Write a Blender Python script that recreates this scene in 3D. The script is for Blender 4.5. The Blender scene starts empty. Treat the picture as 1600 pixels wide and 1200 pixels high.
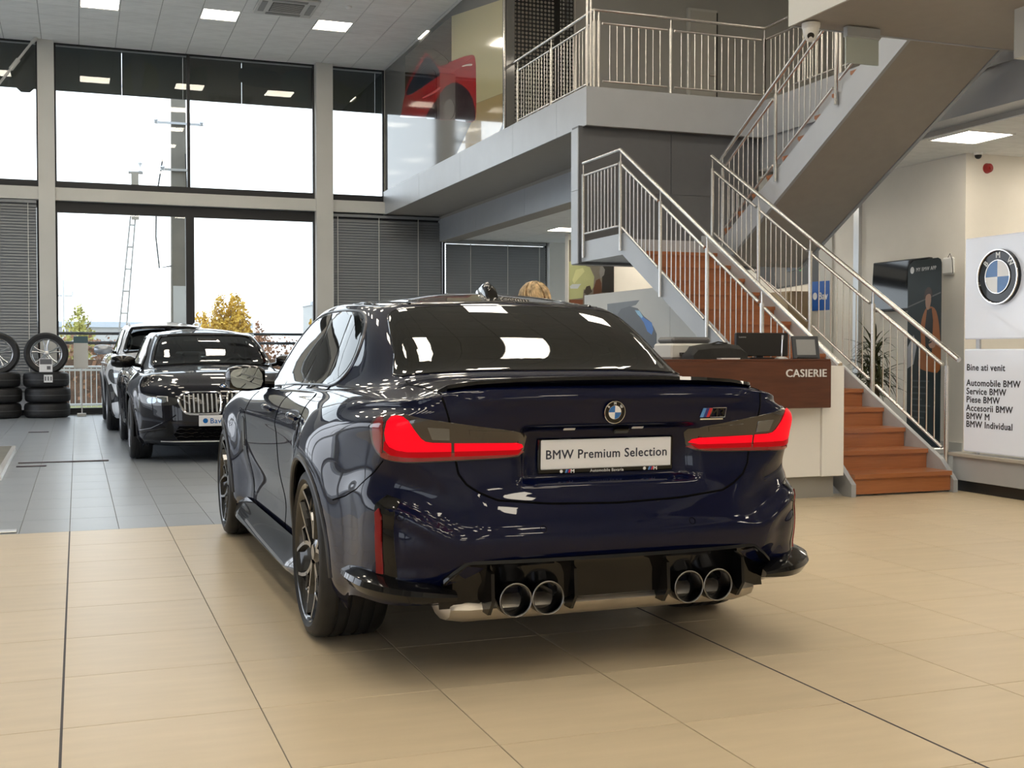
import bpy, bmesh, math, random
import numpy as np
from mathutils import Vector, Matrix
from mathutils.bvhtree import BVHTree
random.seed(7)
SC = bpy.context.scene
COL = SC.collection
# ------------------------------------------------------------------ camera
cam_d = bpy.data.cameras.new('camera'); cam = bpy.data.objects.new('camera', cam_d); COL.objects.link(cam)
cam_d.sensor_fit = 'HORIZONTAL'; cam_d.sensor_width = 36.0
cam_d.lens = 36.0 * 1840.66 / 1600.0
cam_d.clip_end = 500
YAW, PIT = 0.353455, -0.0274591
cam.location = (0, 0, 1.147)
cam.rotation_euler = (math.pi/2 + PIT, 0, -YAW)
SC.camera = cam
# ------------------------------------------------------------------ world (bright overcast sky)
W = bpy.data.worlds.new('overcast_sky'); SC.world = W; W.use_nodes = True
nt = W.node_tree; bg = nt.nodes['Background']
tc = nt.nodes.new('ShaderNodeTexCoord'); sep = nt.nodes.new('ShaderNodeSeparateXYZ')
rmp = nt.nodes.new('ShaderNodeValToRGB')
rmp.color_ramp.elements[0].position = 0.0; rmp.color_ramp.elements[0].color = (0.88, 0.93, 1.0, 1)
rmp.color_ramp.elements[1].position = 0.9; rmp.color_ramp.elements[1].color = (0.72, 0.83, 1.0, 1)
nt.links.new(tc.outputs['Generated'], sep.inputs[0]); nt.links.new(sep.outputs['Z'], rmp.inputs[0])
nt.links.new(rmp.outputs[0], bg.inputs['Color']); bg.inputs['Strength'].default_value = 1.95
# exposure
SC.view_settings.view_transform = 'Standard'; SC.view_settings.look = 'None'
SC.view_settings.exposure = 0.66; SC.view_settings.gamma = 1.0; SC.view_settings.use_curve_mapping = False
# ------------------------------------------------------------------ materials
def mat(name, col, rough=.5, metal=0., coat=0., emis=None, es=0., spec=.5, noise=0., nscale=8., bump=0., bscale=60., rnd=0., crough=.03, cior=1.5, aniso=None, stretch=None):
    m = bpy.data.materials.new(name); m.use_nodes = True
    n = m.node_tree.nodes; l = m.node_tree.links; b = n['Principled BSDF']
    b.inputs['Base Color'].default_value = (*col, 1); b.inputs['Roughness'].default_value = rough
    b.inputs['Metallic'].default_value = metal; b.inputs['Specular IOR Level'].default_value = spec
    b.inputs['Coat Weight'].default_value = coat; b.inputs['Coat IOR'].default_value = cior; b.inputs['Coat Roughness'].default_value = crough
    if emis: b.inputs['Emission Color'].default_value = (*emis, 1); b.inputs['Emission Strength'].default_value = es
    c = None
    if noise:
        co = n.new('ShaderNodeTexCoord'); mp = n.new('ShaderNodeMapping'); l.new(co.outputs['Object'], mp.inputs[0])
        if stretch: mp.inputs['Scale'].default_value = stretch
        t = n.new('ShaderNodeTexNoise'); t.inputs['Scale'].default_value = nscale; t.inputs['Detail'].default_value = 5
        l.new(mp.outputs[0], t.inputs['Vector'])
        r = n.new('ShaderNodeMapRange'); l.new(t.outputs[0], r.inputs[0])
        r.inputs['From Min'].default_value = .3; r.inputs['From Max'].default_value = .7
        r.inputs['To Min'].default_value = 1-noise; r.inputs['To Max'].default_value = 1+noise
        c = r.outputs[0]
    if rnd:
        oi = n.new('ShaderNodeObjectInfo'); r = n.new('ShaderNodeMapRange'); l.new(oi.outputs['Random'], r.inputs[0])
        r.inputs['To Min'].default_value = 1-rnd; r.inputs['To Max'].default_value = 1+rnd
        if c:
            mm = n.new('ShaderNodeMath'); mm.operation = 'MULTIPLY'; l.new(c, mm.inputs[0]); l.new(r.outputs[0], mm.inputs[1]); c = mm.outputs[0]
        else: c = r.outputs[0]
    if c:
        vm = n.new('ShaderNodeVectorMath'); vm.operation = 'SCALE'; vm.inputs[0].default_value = col
        l.new(c, vm.inputs['Scale']); l.new(vm.outputs[0], b.inputs['Base Color'])
    if bump:
        co = n.new('ShaderNodeTexCoord'); t = n.new('ShaderNodeTexNoise'); t.inputs['Scale'].default_value = bscale
        l.new(co.outputs['Object'], t.inputs['Vector'])
        bp = n.new('ShaderNodeBump'); bp.inputs['Strength'].default_value = bump; bp.inputs['Distance'].default_value = .01
        l.new(t.outputs[0], bp.inputs['Height']); l.new(bp.outputs[0], b.inputs['Normal'])
    return m
def glassmat(name, tint=(1,1,1), ior=1.45, rough=0.):
    m = bpy.data.materials.new(name); m.use_nodes = True
    n = m.node_tree.nodes; l = m.node_tree.links; n.remove(n['Principled BSDF'])
    o = n['Material Output']; f = n.new('ShaderNodeFresnel'); f.inputs[0].default_value = ior
    t = n.new('ShaderNodeBsdfTransparent'); t.inputs[0].default_value = (*tint, 1)
    g = n.new('ShaderNodeBsdfGlossy'); g.inputs['Roughness'].default_value = rough
    x = n.new('ShaderNodeMixShader'); l.new(f.outputs[0], x.inputs[0]); l.new(t.outputs[0], x.inputs[1]); l.new(g.outputs[0], x.inputs[2]); l.new(x.outputs[0], o.inputs[0])
    return m
# ------------------------------------------------------------------ object helpers
def tag(o, label=None, cat=None, group=None, kind=None):
    if label: o['label'] = label
    if cat: o['category'] = cat
    if group: o['group'] = group
    if kind: o['kind'] = kind
    return o
def link(name, me, parent=None, m=None, loc=None):
    o = bpy.data.objects.new(name, me); COL.objects.link(o)
    if parent is not None: o.parent = parent
    if m is not None and len(me.materials) == 0: me.materials.append(m)
    if loc is not None: o.location = loc
    return o
def thing(name, label, cat, loc=(0,0,0), rotz=0, group=None):
    o = bpy.data.objects.new(name, None); COL.objects.link(o); o.location = loc; o.rotation_euler = (0, 0, rotz)
    o.empty_display_size = .1
    return tag(o, label, cat, group)
def pymesh(name, V, F, m=None, smooth=False):
    me = bpy.data.meshes.new(name); me.from_pydata([tuple(v) for v in V], [], [tuple(f) for f in F]); me.update()
    if smooth: me.polygons.foreach_set('use_smooth', [True]*len(me.polygons))
    if m is not None: me.materials.append(m)
    return me
class MB:
    """collects shapes into one mesh"""
    def __init__(s): s.V = []; s.F = []; s.S = []
    def add(s, V, F, smooth=False):
        n = len(s.V); s.V += [tuple(v) for v in V]; s.F += [tuple(i+n for i in f) for f in F]; s.S += [smooth]*len(F); return s
    def box(s, x0, x1, y0, y1, z0, z1, bev=0.):
        if bev <= 0:
            V = [(x,y,z) for z in (z0,z1) for y in (y0,y1) for x in (x0,x1)]
            return s.add(V, [(0,2,3,1),(4,5,7,6),(0,1,5,4),(2,6,7,3),(0,4,6,2),(1,3,7,5)])
        b = min(bev, (x1-x0)*.49, (y1-y0)*.49, (z1-z0)*.49)
        V = []; 
        for sx in (0,1):
            for sy in (0,1):
                for sz in (0,1):
                    X = (x0,x1)[sx]; Y = (y0,y1)[sy]; Z = (z0,z1)[sz]; dx = b*(1-2*sx); dy = b*(1-2*sy); dz = b*(1-2*sz)
                    V += [(X,Y+dy,Z+dz),(X+dx,Y,Z+dz),(X+dx,Y+dy,Z)]
        def i(sx,sy,sz,a): return (sx*4+sy*2+sz)*3+a
        F = [(i(0,0,0,0),i(0,0,1,0),i(0,1,1,0),i(0,1,0,0)),(i(1,0,0,0),i(1,1,0,0),i(1,1,1,0),i(1,0,1,0)),
             (i(0,0,0,1),i(1,0,0,1),i(1,0,1,1),i(0,0,1,1)),(i(0,1,0,1),i(0,1,1,1),i(1,1,1,1),i(1,1,0,1)),
             (i(0,0,0,2),i(0,1,0,2),i(1,1,0,2),i(1,0,0,2)),(i(0,0,1,2),i(1,0,1,2),i(1,1,1,2),i(0,1,1,2))]
        for a in (0,1):
            for c in (0,1):
                F += [(i(0,a,c,1),i(0,a,c,2),i(1,a,c,2),i(1,a,c,1)),(i(a,0,c,0),i(a,0,c,2),i(a,1,c,2),i(a,1,c,0)),(i(a,c,0,0),i(a,c,0,1),i(a,c,1,1),i(a,c,1,0))]
        for a in (0,1):
            for c in (0,1):
                for d in (0,1): F.append((i(a,c,d,0),i(a,c,d,1),i(a,c,d,2)))
        return s.add(V, F)
    def tube(s, pts, r, n=8, cap=True, closed=False):
        P = [Vector(p) for p in pts]; k = len(P); V = []; F = []
        up = None
        for j in range(k):
            if closed: t = P[(j+1) % k]-P[j-1]
            else: t = P[min(j+1,k-1)]-P[max(j-1,0)]
            t.normalize()
            if up is None:
                up = Vector((0,0,1)) if abs(t.z) < .9 else Vector((1,0,0))
            a = t.cross(up); 
            if a.length < 1e-6: a = t.orthogonal()
            a.normalize(); b = a.cross(t); up = b
            rr = r[j] if isinstance(r,(list,tuple)) else r
            for i in range(n):
                q = 2*math.pi*i/n; V.append(P[j]+a*math.cos(q)*rr+b*math.sin(q)*rr)
        for j in range(k if closed else k-1):
            for i in range(n):
                j2 = (j+1) % k; F.append((j*n+i, j*n+(i+1)%n, j2*n+(i+1)%n, j2*n+i))
        if cap and not closed: F += [tuple(range(n))[::-1], tuple((k-1)*n+i for i in range(n))]
        return s.add(V, F, True)
    def lathe(s, prof, n=32, axis='z', c=(0,0,0), arc=None):
        V = []; F = []; k = len(prof)
        for i in range(n):
            q = 2*math.pi*i/n if arc is None else arc[0]+(arc[1]-arc[0])*i/(n-1); cc, ss = math.cos(q), math.sin(q)
            for r, h in prof:
                if axis == 'z': V.append((c[0]+r*cc, c[1]+r*ss, c[2]+h))
                elif axis == 'x': V.append((c[0]+h, c[1]+r*cc, c[2]+r*ss))
                else: V.append((c[0]+r*cc, c[1]+h, c[2]-r*ss))
        for i in range(n if arc is None else n-1):
            for j in range(k-1):
                a = i*k+j; b2 = ((i+1)%n)*k+j; F.append((a, b2, b2+1, a+1))
        return s.add(V, F, True)
    def prism(s, poly, h0, h1, axis='z'):
        k = len(poly)
        def p(u,v,h): return (u,v,h) if axis == 'z' else ((h,u,v) if axis == 'x' else (u,h,v))
        V = [p(u,v,h0) for u,v in poly]+[p(u,v,h1) for u,v in poly]
        F = [tuple(range(k))[::-1], tuple(range(k,2*k))]+[(i,(i+1)%k,k+(i+1)%k,k+i) for i in range(k)]
        return s.add(V, F)
    def mesh(s, name, m=None):
        me = bpy.data.meshes.new(name); me.from_pydata(s.V, [], s.F)
        me.polygons.foreach_set('use_smooth', s.S); me.update()
        bm = bmesh.new(); bm.from_mesh(me); bmesh.ops.recalc_face_normals(bm, faces=bm.faces)
        for e in bm.edges:
            if len(e.link_faces) == 2 and e.calc_face_angle(0) > .7: e.smooth = False
        bm.to_mesh(me); bm.free()
        if m is not None: me.materials.append(m)
        return me
    def build(s, name, m, parent=None, loc=None): return link(name, s.mesh(name, m), parent, None, loc)
_cyl = {}
def bar(name, p, q, r, m, parent=None, n=10):
    """round bar from p to q sharing one unit cylinder mesh per material"""
    key = (m.name, n)
    if key not in _cyl: _cyl[key] = MB().tube([(0,0,0),(0,0,1)], 1, n).mesh('bar', m)
    o = link(name, _cyl[key], parent); p = Vector(p); d = Vector(q)-p
    rot = Vector((0,0,1)).rotation_difference(d.normalized())
    o.location = p; o.rotation_mode = 'QUATERNION'; o.rotation_quaternion = rot; o.scale = (r, r, d.length)
    return o
_box = {}
def sbox(name, x0, x1, y0, y1, z0, z1, m, parent=None):
    """box sharing one unit cube mesh per material"""
    if m.name not in _box: _box[m.name] = MB().box(-.5,.5,-.5,.5,-.5,.5).mesh('block', m)
    o = link(name, _box[m.name], parent); o.location = ((x0+x1)/2,(y0+y1)/2,(z0+z1)/2); o.scale = (x1-x0,y1-y0,z1-z0); return o
def box(name, x0, x1, y0, y1, z0, z1, m, parent=None, bev=0.): return MB().box(x0,x1,y0,y1,z0,z1,bev).build(name, m, parent)
def text(name, s, size, m, parent, mtx, ext=.002, align='LEFT', sx=1., bold=0.):
    cu = bpy.data.curves.new(name, 'FONT'); cu.body = s; cu.size = size; cu.extrude = ext; cu.align_x = align;  cu.resolution_u = 3; cu.space_character = 1.07
    t = bpy.data.objects.new(name, cu); COL.objects.link(t)
    me = bpy.data.meshes.new_from_object(t.evaluated_get(bpy.context.evaluated_depsgraph_get()))
    bpy.data.objects.remove(t); bpy.data.curves.remove(cu)
    if bold:                              # heavier strokes: the same letters set five times a hair apart
        V = np.zeros(len(me.vertices)*3); me.vertices.foreach_get('co', V); V = V.reshape(-1,3); P = [tuple(p.vertices) for p in me.polygons]
        VV = []; PP = []
        for k_,(ox,oy) in enumerate(((0,0),(bold,0),(-bold,0),(0,bold),(0,-bold))):
            VV.append(V+np.array((ox,oy,-k_*2e-5))); PP += [tuple(i+k_*len(V) for i in p) for p in P]
        me = pymesh(name, np.concatenate(VV), PP)
    me.materials.clear(); me.materials.append(m)
    if sx != 1.: me.transform(Matrix.Diagonal((sx,1,1,1)))
    o = link(name, me, parent); o.matrix_local = mtx; return o
def frame(origin, xdir, ydir):
    x = Vector(xdir).normalized(); z = x.cross(Vector(ydir)).normalized(); y = z.cross(x)
    M = Matrix.Identity(4)
    for i in range(3): M[i][0] = x[i]; M[i][1] = y[i]; M[i][2] = z[i]; M[i][3] = origin[i]
    return M
def polyflat(name, pts, mtx, th, m, parent):
    """flat shape cut to an outline, lying in the frame's xy plane with thickness th"""
    bm = bmesh.new(); vs = [bm.verts.new((p[0],p[1],th)) for p in pts]; f = bm.faces.new(vs)
    bmesh.ops.triangulate(bm, faces=[f]); 
    r = bmesh.ops.extrude_face_region(bm, geom=bm.faces[:]); bmesh.ops.translate(bm, vec=(0,0,-th), verts=[v for v in r['geom'] if isinstance(v, bmesh.types.BMVert)])
    bmesh.ops.recalc_face_normals(bm, faces=bm.faces)
    me = bpy.data.meshes.new(name); bm.to_mesh(me); bm.free(); me.materials.append(m)
    o = link(name, me, parent); o.matrix_local = mtx; return o
def spl(pts, n=6, closed=True):
    """Catmull-Rom through 2D points"""
    k = len(pts); out = []
    for i in range(k if closed else k-1):
        if closed: p = [pts[(i+d) % k] for d in (-1,0,1,2)]
        else: p = [pts[max(0,min(k-1,i+d))] for d in (-1,0,1,2)]
        for j in range(n):
            t = j/n; out.append(tuple(.5*((2*p[1][a])+(-p[0][a]+p[2][a])*t+(2*p[0][a]-5*p[1][a]+4*p[2][a]-p[3][a])*t*t+(-p[0][a]+3*p[1][a]-3*p[2][a]+p[3][a])*t**3) for a in range(len(pts[0]))))
    if not closed: out.append(tuple(pts[-1]))
    return out
def circ(cx, cy, r, n=32, a0=0, a1=2*math.pi): return [(cx+r*math.cos(a0+(a1-a0)*i/n), cy+r*math.sin(a0+(a1-a0)*i/n)) for i in range(n)]
# shared materials
M_white = mat('white_paint', (.86,.86,.85), .45); M_black = mat('black_plastic', (.012,.012,.013), .35); M_chrome = mat('chrome', (.8,.8,.8), .08, 1.)
M_steel = mat('brushed_stainless', (.66,.64,.61), .24, 1., noise=.06, nscale=40); M_dark = mat('dark_rubber', (.014,.014,.015), .6, noise=.15, nscale=30)
# ------------------------------------------------------------------ the room
def st(o, label=None): o['kind'] = 'structure'; return o
M_beige = mat('beige_porcelain_tile', (.57,.475,.335), .32, noise=.05, nscale=2.2, rnd=.03, stretch=(1,6,1), spec=.22)
M_grey = mat('grey_porcelain_tile', (.26,.285,.315), .30, noise=.05, nscale=3, rnd=.04, spec=.30)
M_grout = mat('grout', (.17,.155,.14), .8, noise=.1, nscale=30); M_ctile = mat('ceiling_tile', (.90,.91,.89), .8, noise=.07, nscale=3, rnd=.03, stretch=(1,7,1), bump=.1)
M_cgrid = mat('ceiling_grid', (.42,.42,.41), .6); M_panel = mat('grey_metal_panel', (.44,.465,.50), .38, .2, noise=.03, nscale=3)
M_beige_wall = mat('beige_wall', (.88,.845,.78), .7, noise=.03, nscale=2, bump=.05); M_offw = mat('offwhite_paint', (.60,.60,.57), .5, noise=.03, nscale=2)
M_frame = mat('dark_aluminium', (.022,.023,.026), .4, .3); M_slat = mat('blind_slat_grey', (.25,.26,.27), .45, .1); M_soff = mat('soffit_grey', (.36,.335,.30), .6, noise=.03)
M_pane = glassmat('window_glass', (.97,.99,.98)); M_wall = mat('grey_wall', (.42,.42,.40), .6, noise=.03, nscale=2)
M_lamp = mat('lamp_diffuser', (.9,.85,.78), .5, emis=(1.,.895,.73), es=13.0); M_alu = mat('aluminium', (.62,.63,.64), .35, .8)
def inview(x, y, z, mg=40):
    f = Vector((math.sin(YAW)*math.cos(PIT), math.cos(YAW)*math.cos(PIT), math.sin(PIT))); r = Vector((math.cos(YAW), -math.sin(YAW), 0)); u = r.cross(f)
    p = Vector((x,y,z))-cam.location; d = p.dot(f)
    if d < .3: return False
    return -mg < 800+1840.66*p.dot(r)/d < 1600+mg and -mg < 600-1840.66*p.dot(u)/d < 1200+mg
def tiles(par, name, x0, y0, dx, dy, nx, ny, z, th, m, gap, test, limit=300, skip=()):
    me = MB().box(gap/2,dx-gap/2,gap/2,dy-gap/2,-th,0,.0012 if th > 0 else .0).mesh(name, m); rest = MB(); c = []
    for i in range(nx):
        for j in range(ny):
            if (i,j) in skip: continue
            x = x0+i*dx; y = y0+j*dy
            v = test and any(inview(x+a*dx, y+b*dy, z) for a in (0,1) for b in (0,1))
            if v: c.append((math.hypot(x,y), x, y))
            else: rest.box(x+gap/2,x+dx-gap/2,y+gap/2,y+dy-gap/2,z-th,z)
    c.sort()
    for k,(d,x,y) in enumerate(c):
        if k < limit: link(name, me, par, None, (x,y,z))
        else: rest.box(x+gap/2,x+dx-gap/2,y+gap/2,y+dy-gap/2,z-th,z)
    if rest.V: tag(rest.build(name+'_field', m, par), kind='stuff')
X0, Y0 = -.0558, 8.008
fl = st(box('floor', -7.3,13.3,-7.3,Y0,-.25,-.0035, M_grout)); tiles(fl, 'tile', X0-.6*12, Y0-.6*25, .6,.6, 34, 25, 0, .006, M_beige, .0035, True)
fl2 = st(box('floor', -7.3,13.3,Y0,23.2,-.25,-.0035, M_grout)); tiles(fl2, 'tile', X0-.3*24, Y0, .3,.6, 68, 25, 0, .006, M_grey, .003, True)
# ceiling with lamps
CZ = 6.7; ce = st(box('ceiling', -7.3,13.3,-7.3,23.2,CZ+.012,CZ+.30, M_cgrid))
TX, TY = .08-.625*11, 22.9-.625*48
skip = set()
for i in range(0,33):
    for j in range(0,48):
        if (i-11) % 3 == 0 and (j-43) % 4 == 0 and j < 45 and i > 6 and (i < 20 or (j-43) % 16 == 0 and i < 30): skip.add((i,j))
skip_ac = {(15,41),(15,42),(16,41),(16,42)}
tiles(ce, 'ceiling_tile', TX, TY, .625,.625, 33, 48, CZ+.012, .012, M_ctile, .011, True, 300, skip|skip_ac)
lampme = None
def lamp(x, y, z, label, group):
    global lampme
    t = thing('ceiling_lamp', label, 'lamp', (x,y,z), 0, group)
    if lampme is None:
        fr = MB(); fr.box(-.305,.305,-.305,-.285,-.008,.03).box(-.305,.305,.285,.305,-.008,.03).box(-.305,-.285,-.285,.285,-.008,.03).box(.285,.305,-.285,.285,-.008,.03)
        lampme = (fr.mesh('lamp_frame', M_white), MB().box(-.285,.285,-.285,.285,-.002,.02).mesh('diffuser', M_lamp))
    link('lamp_frame', lampme[0], t); link('diffuser', lampme[1], t); return t
vis = {(11,43):'square warm ceiling lamp, leftmost of the row near the window wall', (14,43):'square warm ceiling lamp left of the ceiling air conditioner', (17,43):'square warm ceiling lamp right of the ceiling air conditioner'}
for (i,j) in sorted(skip):
    if i > 30: continue
    lamp(TX+.625*(i+.5), TY+.625*(j+.5), CZ+.012, vis.get((i,j), 'square warm lamp of the showroom ceiling grid, outside the picture'), 'showroom ceiling lamps')
# --- window wall at the back
YW = 22.9
wb = st(box('wall_back', -7.3,13.3,YW+.02,YW+.16,-.2,.10, M_frame))
for x0,x1 in ((-5.62,-5.345),(-.62,-.345),(4.355,4.68),(9.2,9.57)): st(box('trim_1', x0,x1,YW-.22,YW+.1,0,CZ+.012, M_offw))
for x0,x1 in ((-5.345,-.62),(-.345,4.355),(4.68,5.72)): st(box('trim_2', x0,x1,YW-.16,YW+.06,3.865,4.095, M_offw, None, .004))
n = 1
def window(x0, x1, z0, z1, mulls=(), fw=.06, top=.10, bot=.10, y=YW):
    global n
    f = MB().box(x0,x1,y-.03,y+.05,z0,z0+bot).box(x0,x1,y-.03,y+.05,z1-top,z1).box(x0,x0+fw,y-.03,y+.05,z0+bot,z1-top).box(x1-fw,x1,y-.03,y+.05,z0+bot,z1-top)
    w = st(f.build('window_%d' % n, M_frame)); n += 1
    xs = [x0+fw]
    for a,b in mulls: box('mullion', a,b,y-.045,y+.05,z0+bot,z1-top, M_frame, w); xs += [a,b]
    xs.append(x1-fw)
    for k in range(0,len(xs),2): box('pane', xs[k],xs[k+1],y+.005,y+.013,z0+bot,z1-top, M_pane, w)
    return w
window(-.345,4.355,.0,3.865,((1.925,2.08),),.035,.20,.12); window(-.345,4.355,4.095,CZ,((1.965,2.02),),.03,.02,.13)
window(-5.345,-.62,.42,3.865,((-3.0,-2.9),),.04,.12,.06); window(-5.345,-.62,4.095,CZ,((-3.0,-2.95),),.03,.02,.13)
window(4.68,5.74,4.095,CZ,(),.03,.02,.13); window(4.68,6.93,.0,3.865,(),.04,.12,.12); window(6.95,9.2,.0,3.40,(),.04,.06,.12); window(9.57,13,.0,3.40,(),.04,.06,.12)
st(box('wall_under_window', -5.345,-.62,YW-.05,YW+.05,.10,.42, M_white)); st(box('trim_3', 5.74,13.2,YW-.02,YW+.12,3.4,CZ, M_offw))
# blinds
def blind(x0, x1, z0, z1, y, label, cords, tilt=.95):
    t = thing('venetian_blind', label, 'blind', (0,y,0), 0, 'grey window blinds')
    mb = MB(); k = int((z1-z0)/.052)
    for i in range(k):
        z = z0+.052*(i+.5); c, s = .036*math.cos(tilt), .036*math.sin(tilt)
        mb.add([(x0,-c,z-s),(x1,-c,z-s),(x1,0,z+.007),(x0,0,z+.007),(x0,c,z+s),(x1,c,z+s)], [(0,1,2,3),(3,2,5,4)])
    tag(mb.build('slats', M_slat, t), kind='stuff')
    box('head_rail', x0,x1,-.035,.035,z1,z1+.05, M_slat, t); box('bottom_rail', x0,x1,-.03,.03,z0-.03,z0, M_slat, t)
    for c in cords: box('ladder_cord', c-.006,c+.006,-.034,-.030,z0,z1, M_offw, t)
blind(-5.3,-.66,.46,3.80,YW-.12,'grey venetian blind at the left edge, behind the wheel stacks',(-.80,-2.2))
blind(4.70,6.88,.3,3.78,YW-.12,'grey venetian blind between the white column and the balcony beam',(4.78,5.6,6.4))
blind(6.98,9.15,.3,3.34,YW-.12,'grey venetian blind under the balcony, above the car roof',(7.5,8.3,9.0))
# --- side and rear walls out of view, partly closed to cut daylight
for k in range(7):
    y = -7.2+5*k; st(box('trim_4', -7.1,-6.85,y,y+.3,0,CZ+.012, M_offw))
wl = st(box('wall_left', -7.15,-7.0,-7.3,23.0,-.2,.35, M_offw)); st(box('trim_5', -7.1,-6.9,-7.3,23,3.85,4.2, M_offw)); st(box('wall_left_upper_block', -7.1,-6.95,-7.3,23,4.2,CZ, M_wall))  # upper left wall made solid to reduce the window light; out of view
st(box('wall_front', -7.3,13.3,-7.35,-7.1,-.2,.6, M_white)); st(box('trim_7', -7.3,13.3,-7.35,-7.1,3.6,CZ+.3, M_white)); st(box('wall_front_right', -4.3,13.3,-7.3,-7.15,.6,3.6, M_white)); st(box('wall_left_light_block', -7.12,-7.0,.6,9.0,.35,3.85, M_wall))  # left wall piece added to cut daylight; front walls whitened to bounce light
for x in (-4.45,): st(box('trim_8', x,x+.2,-7.3,-7.1,.6,3.6, M_offw))
st(box('wall_right', 13.0,13.2,-7.3,23.2,-.2,CZ+.3, M_beige_wall))
# --- upper floor, balcony and beams
sl = st(MB().box(5.74,13,12.96,YW,3.86,4.30).build('upper_floor', M_soff))
st(box('upper_floor', 8.17,13,-2,12.96,3.86,4.30, M_soff)); st(box('upper_floor', 5.60,8.17,-2,8.46,3.86,4.30, M_soff))
def fascia(name, a, b, nrm, z0, z1, joints, par, m=M_panel):
    """row of metal panels with thin joints from a to b"""
    a = Vector(a); b = Vector(b); d = (b-a).normalized(); L = (b-a).length; cuts = [0]+list(joints)+[L]
    for u,v in zip(cuts[:-1],cuts[1:]):
        p = a+d*(u+.003); q = a+d*(v-.003); nn = Vector(nrm)*.02
        xs = sorted((p.x,q.x,p.x+nn.x,q.x+nn.x)); ys = sorted((p.y,q.y,p.y+nn.y,q.y+nn.y)); box(name, xs[0],xs[-1],ys[0],ys[-1],z0,z1, m, par)
fascia('fascia_panel', (5.74,YW-.02,0), (5.74,12.94,0), (-1,0,0), 3.85,4.31, (2.6,5.0,7.4,9.0), sl); fascia('fascia_panel', (5.72,12.96,0), (8.19,12.96,0), (0,-1,0), 3.85,4.31, (), sl)
fascia('fascia_panel', (8.17,12.94,0), (8.17,8.46,0), (-1,0,0), 3.85,4.31, (1.2,2.9), sl); fascia('fascia_panel', (5.60,8.48,0), (5.60,-2,0), (-1,0,0), 3.85,4.31, (2.5,5.5), sl, M_offw)
fascia('fascia_panel', (5.58,8.46,0), (8.17,8.46,0), (0,1,0), 3.85,4.31, (), sl)
bm1 = st(box('beam', 6.87,7.2,13.26,YW,3.36,3.86, M_soff)); fascia('beam_panel', (6.87,YW-.02,0), (6.87,13.26,0), (-1,0,0), 3.36,3.80, (2.4,4.9,7.4), bm1)
st(box('beam', 8.19,8.5,-1,13.2,3.47,3.86, M_panel)); st(box('beam', 7.0,7.3,-1,7.46,3.47,3.86, M_offw))
lc = st(box('ceiling', 7.2,13,13.26,YW,3.42,3.50, M_cgrid)); tiles(lc, 'ceiling_tile', 7.2,13.27,.6,.6, 9,16, 3.42,.012, M_ctile,.006, True, 200)
lc2 = st(box('ceiling', 8.5,13,-1,13.2,3.42,3.50, M_cgrid)); tiles(lc2, 'ceiling_tile', 8.5,-1,.6,.6, 7,23, 3.42,.012, M_ctile,.006, True, 200)
lamp(8.52,20.14,3.405,'square warm lamp in the low ceiling under the balcony','low ceiling lamps'); lamp(8.85,10.02,3.405,'square warm lamp in the low ceiling beside the upper stair flight','low ceiling lamps')
for x,y in ((8.5,17),(8.5,14.5),(10.6,20.1),(10.6,17),(11,10),(11,7),(9,6),(9,3),(11,3),(11,13)): lamp(x,y,3.405,'square warm lamp in the low ceiling, hidden from view','low ceiling lamps')
for y in (5.2,2.9,.6): lamp(6.6,y,3.845,'unseen lamp added under the upper slab to brighten the right side','low ceiling lamps')  # extra unseen lamps added to brighten the counter, sign and right floor
# gallery wall with glossy print, perforated screen, gallery back walls
M_gall = mat('gallery_wall_gloss', (.16,.16,.155), .08, spec=.4)
gw = st(box('wall_gallery', 5.76,5.90,15.88,YW-.02,4.31,CZ, M_gall))
wbk = st(box('wall_gallery_back', 6.75,13,15.95,16.1,4.31,CZ, M_wall)); st(box('wall_gallery_side', 5.9,6.9,16.6,16.7,4.31,CZ, M_black))
M_core = mat('core_panel', (.13,.135,.145), .4, .2, noise=.03); st(box('wall_core', 5.67,8.17,13.06,13.26,2.20,3.86, M_core))
core = bpy.data.objects['wall_core']
for x0,x1 in ((5.675,6.905),(6.911,8.16)):
    for z0,z1 in ((2.21,3.085),(3.091,3.83)): box('wall_panel', x0,x1,13.045,13.06,z0,z1, M_core, core)
for z0,z1 in ((2.21,3.085),(3.091,3.83)): box('wall_panel', 5.655,5.67,13.05,13.25,z0,z1, M_panel, core)
# right-hand beige walls
st(box('wall_beige_side', 9.52,9.7,11.0,16.6,0,3.42, M_beige_wall)); st(box('wall_beige_front', 9.52,13,10.86,11.0,0,3.42, M_beige_wall)); st(box('wall_beige_back', 8.9,13,21.0,21.15,0,3.42, M_beige_wall))
st(box('trim_9', 9.49,9.52,13.35,13.65,0,3.42, M_offw)); st(box('trim_10', 9.47,9.52,12.75,12.86,0,3.42, M_alu)); st(box('baseboard_right', 9.50,9.52,10.86,16.6,0,.10, M_offw))
# gallery door
dr = st(box('door_1', 8.70,9.20,15.90,15.95,4.32,6.34, M_offw)); box('door_leaf', 8.74,9.18,15.885,15.90,4.33,6.30, mat('door_cream', (.52,.51,.47), .5), dr)
box('door_gap', 9.18,9.20,15.88,15.895,4.33,6.30, M_black, dr); bar('door_handle', (9.04,15.85,5.34), (9.15,15.85,5.34), .012, M_steel, dr); bar('door_handle', (9.14,15.89,5.34), (9.14,15.85,5.34), .01, M_steel, dr)
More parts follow.
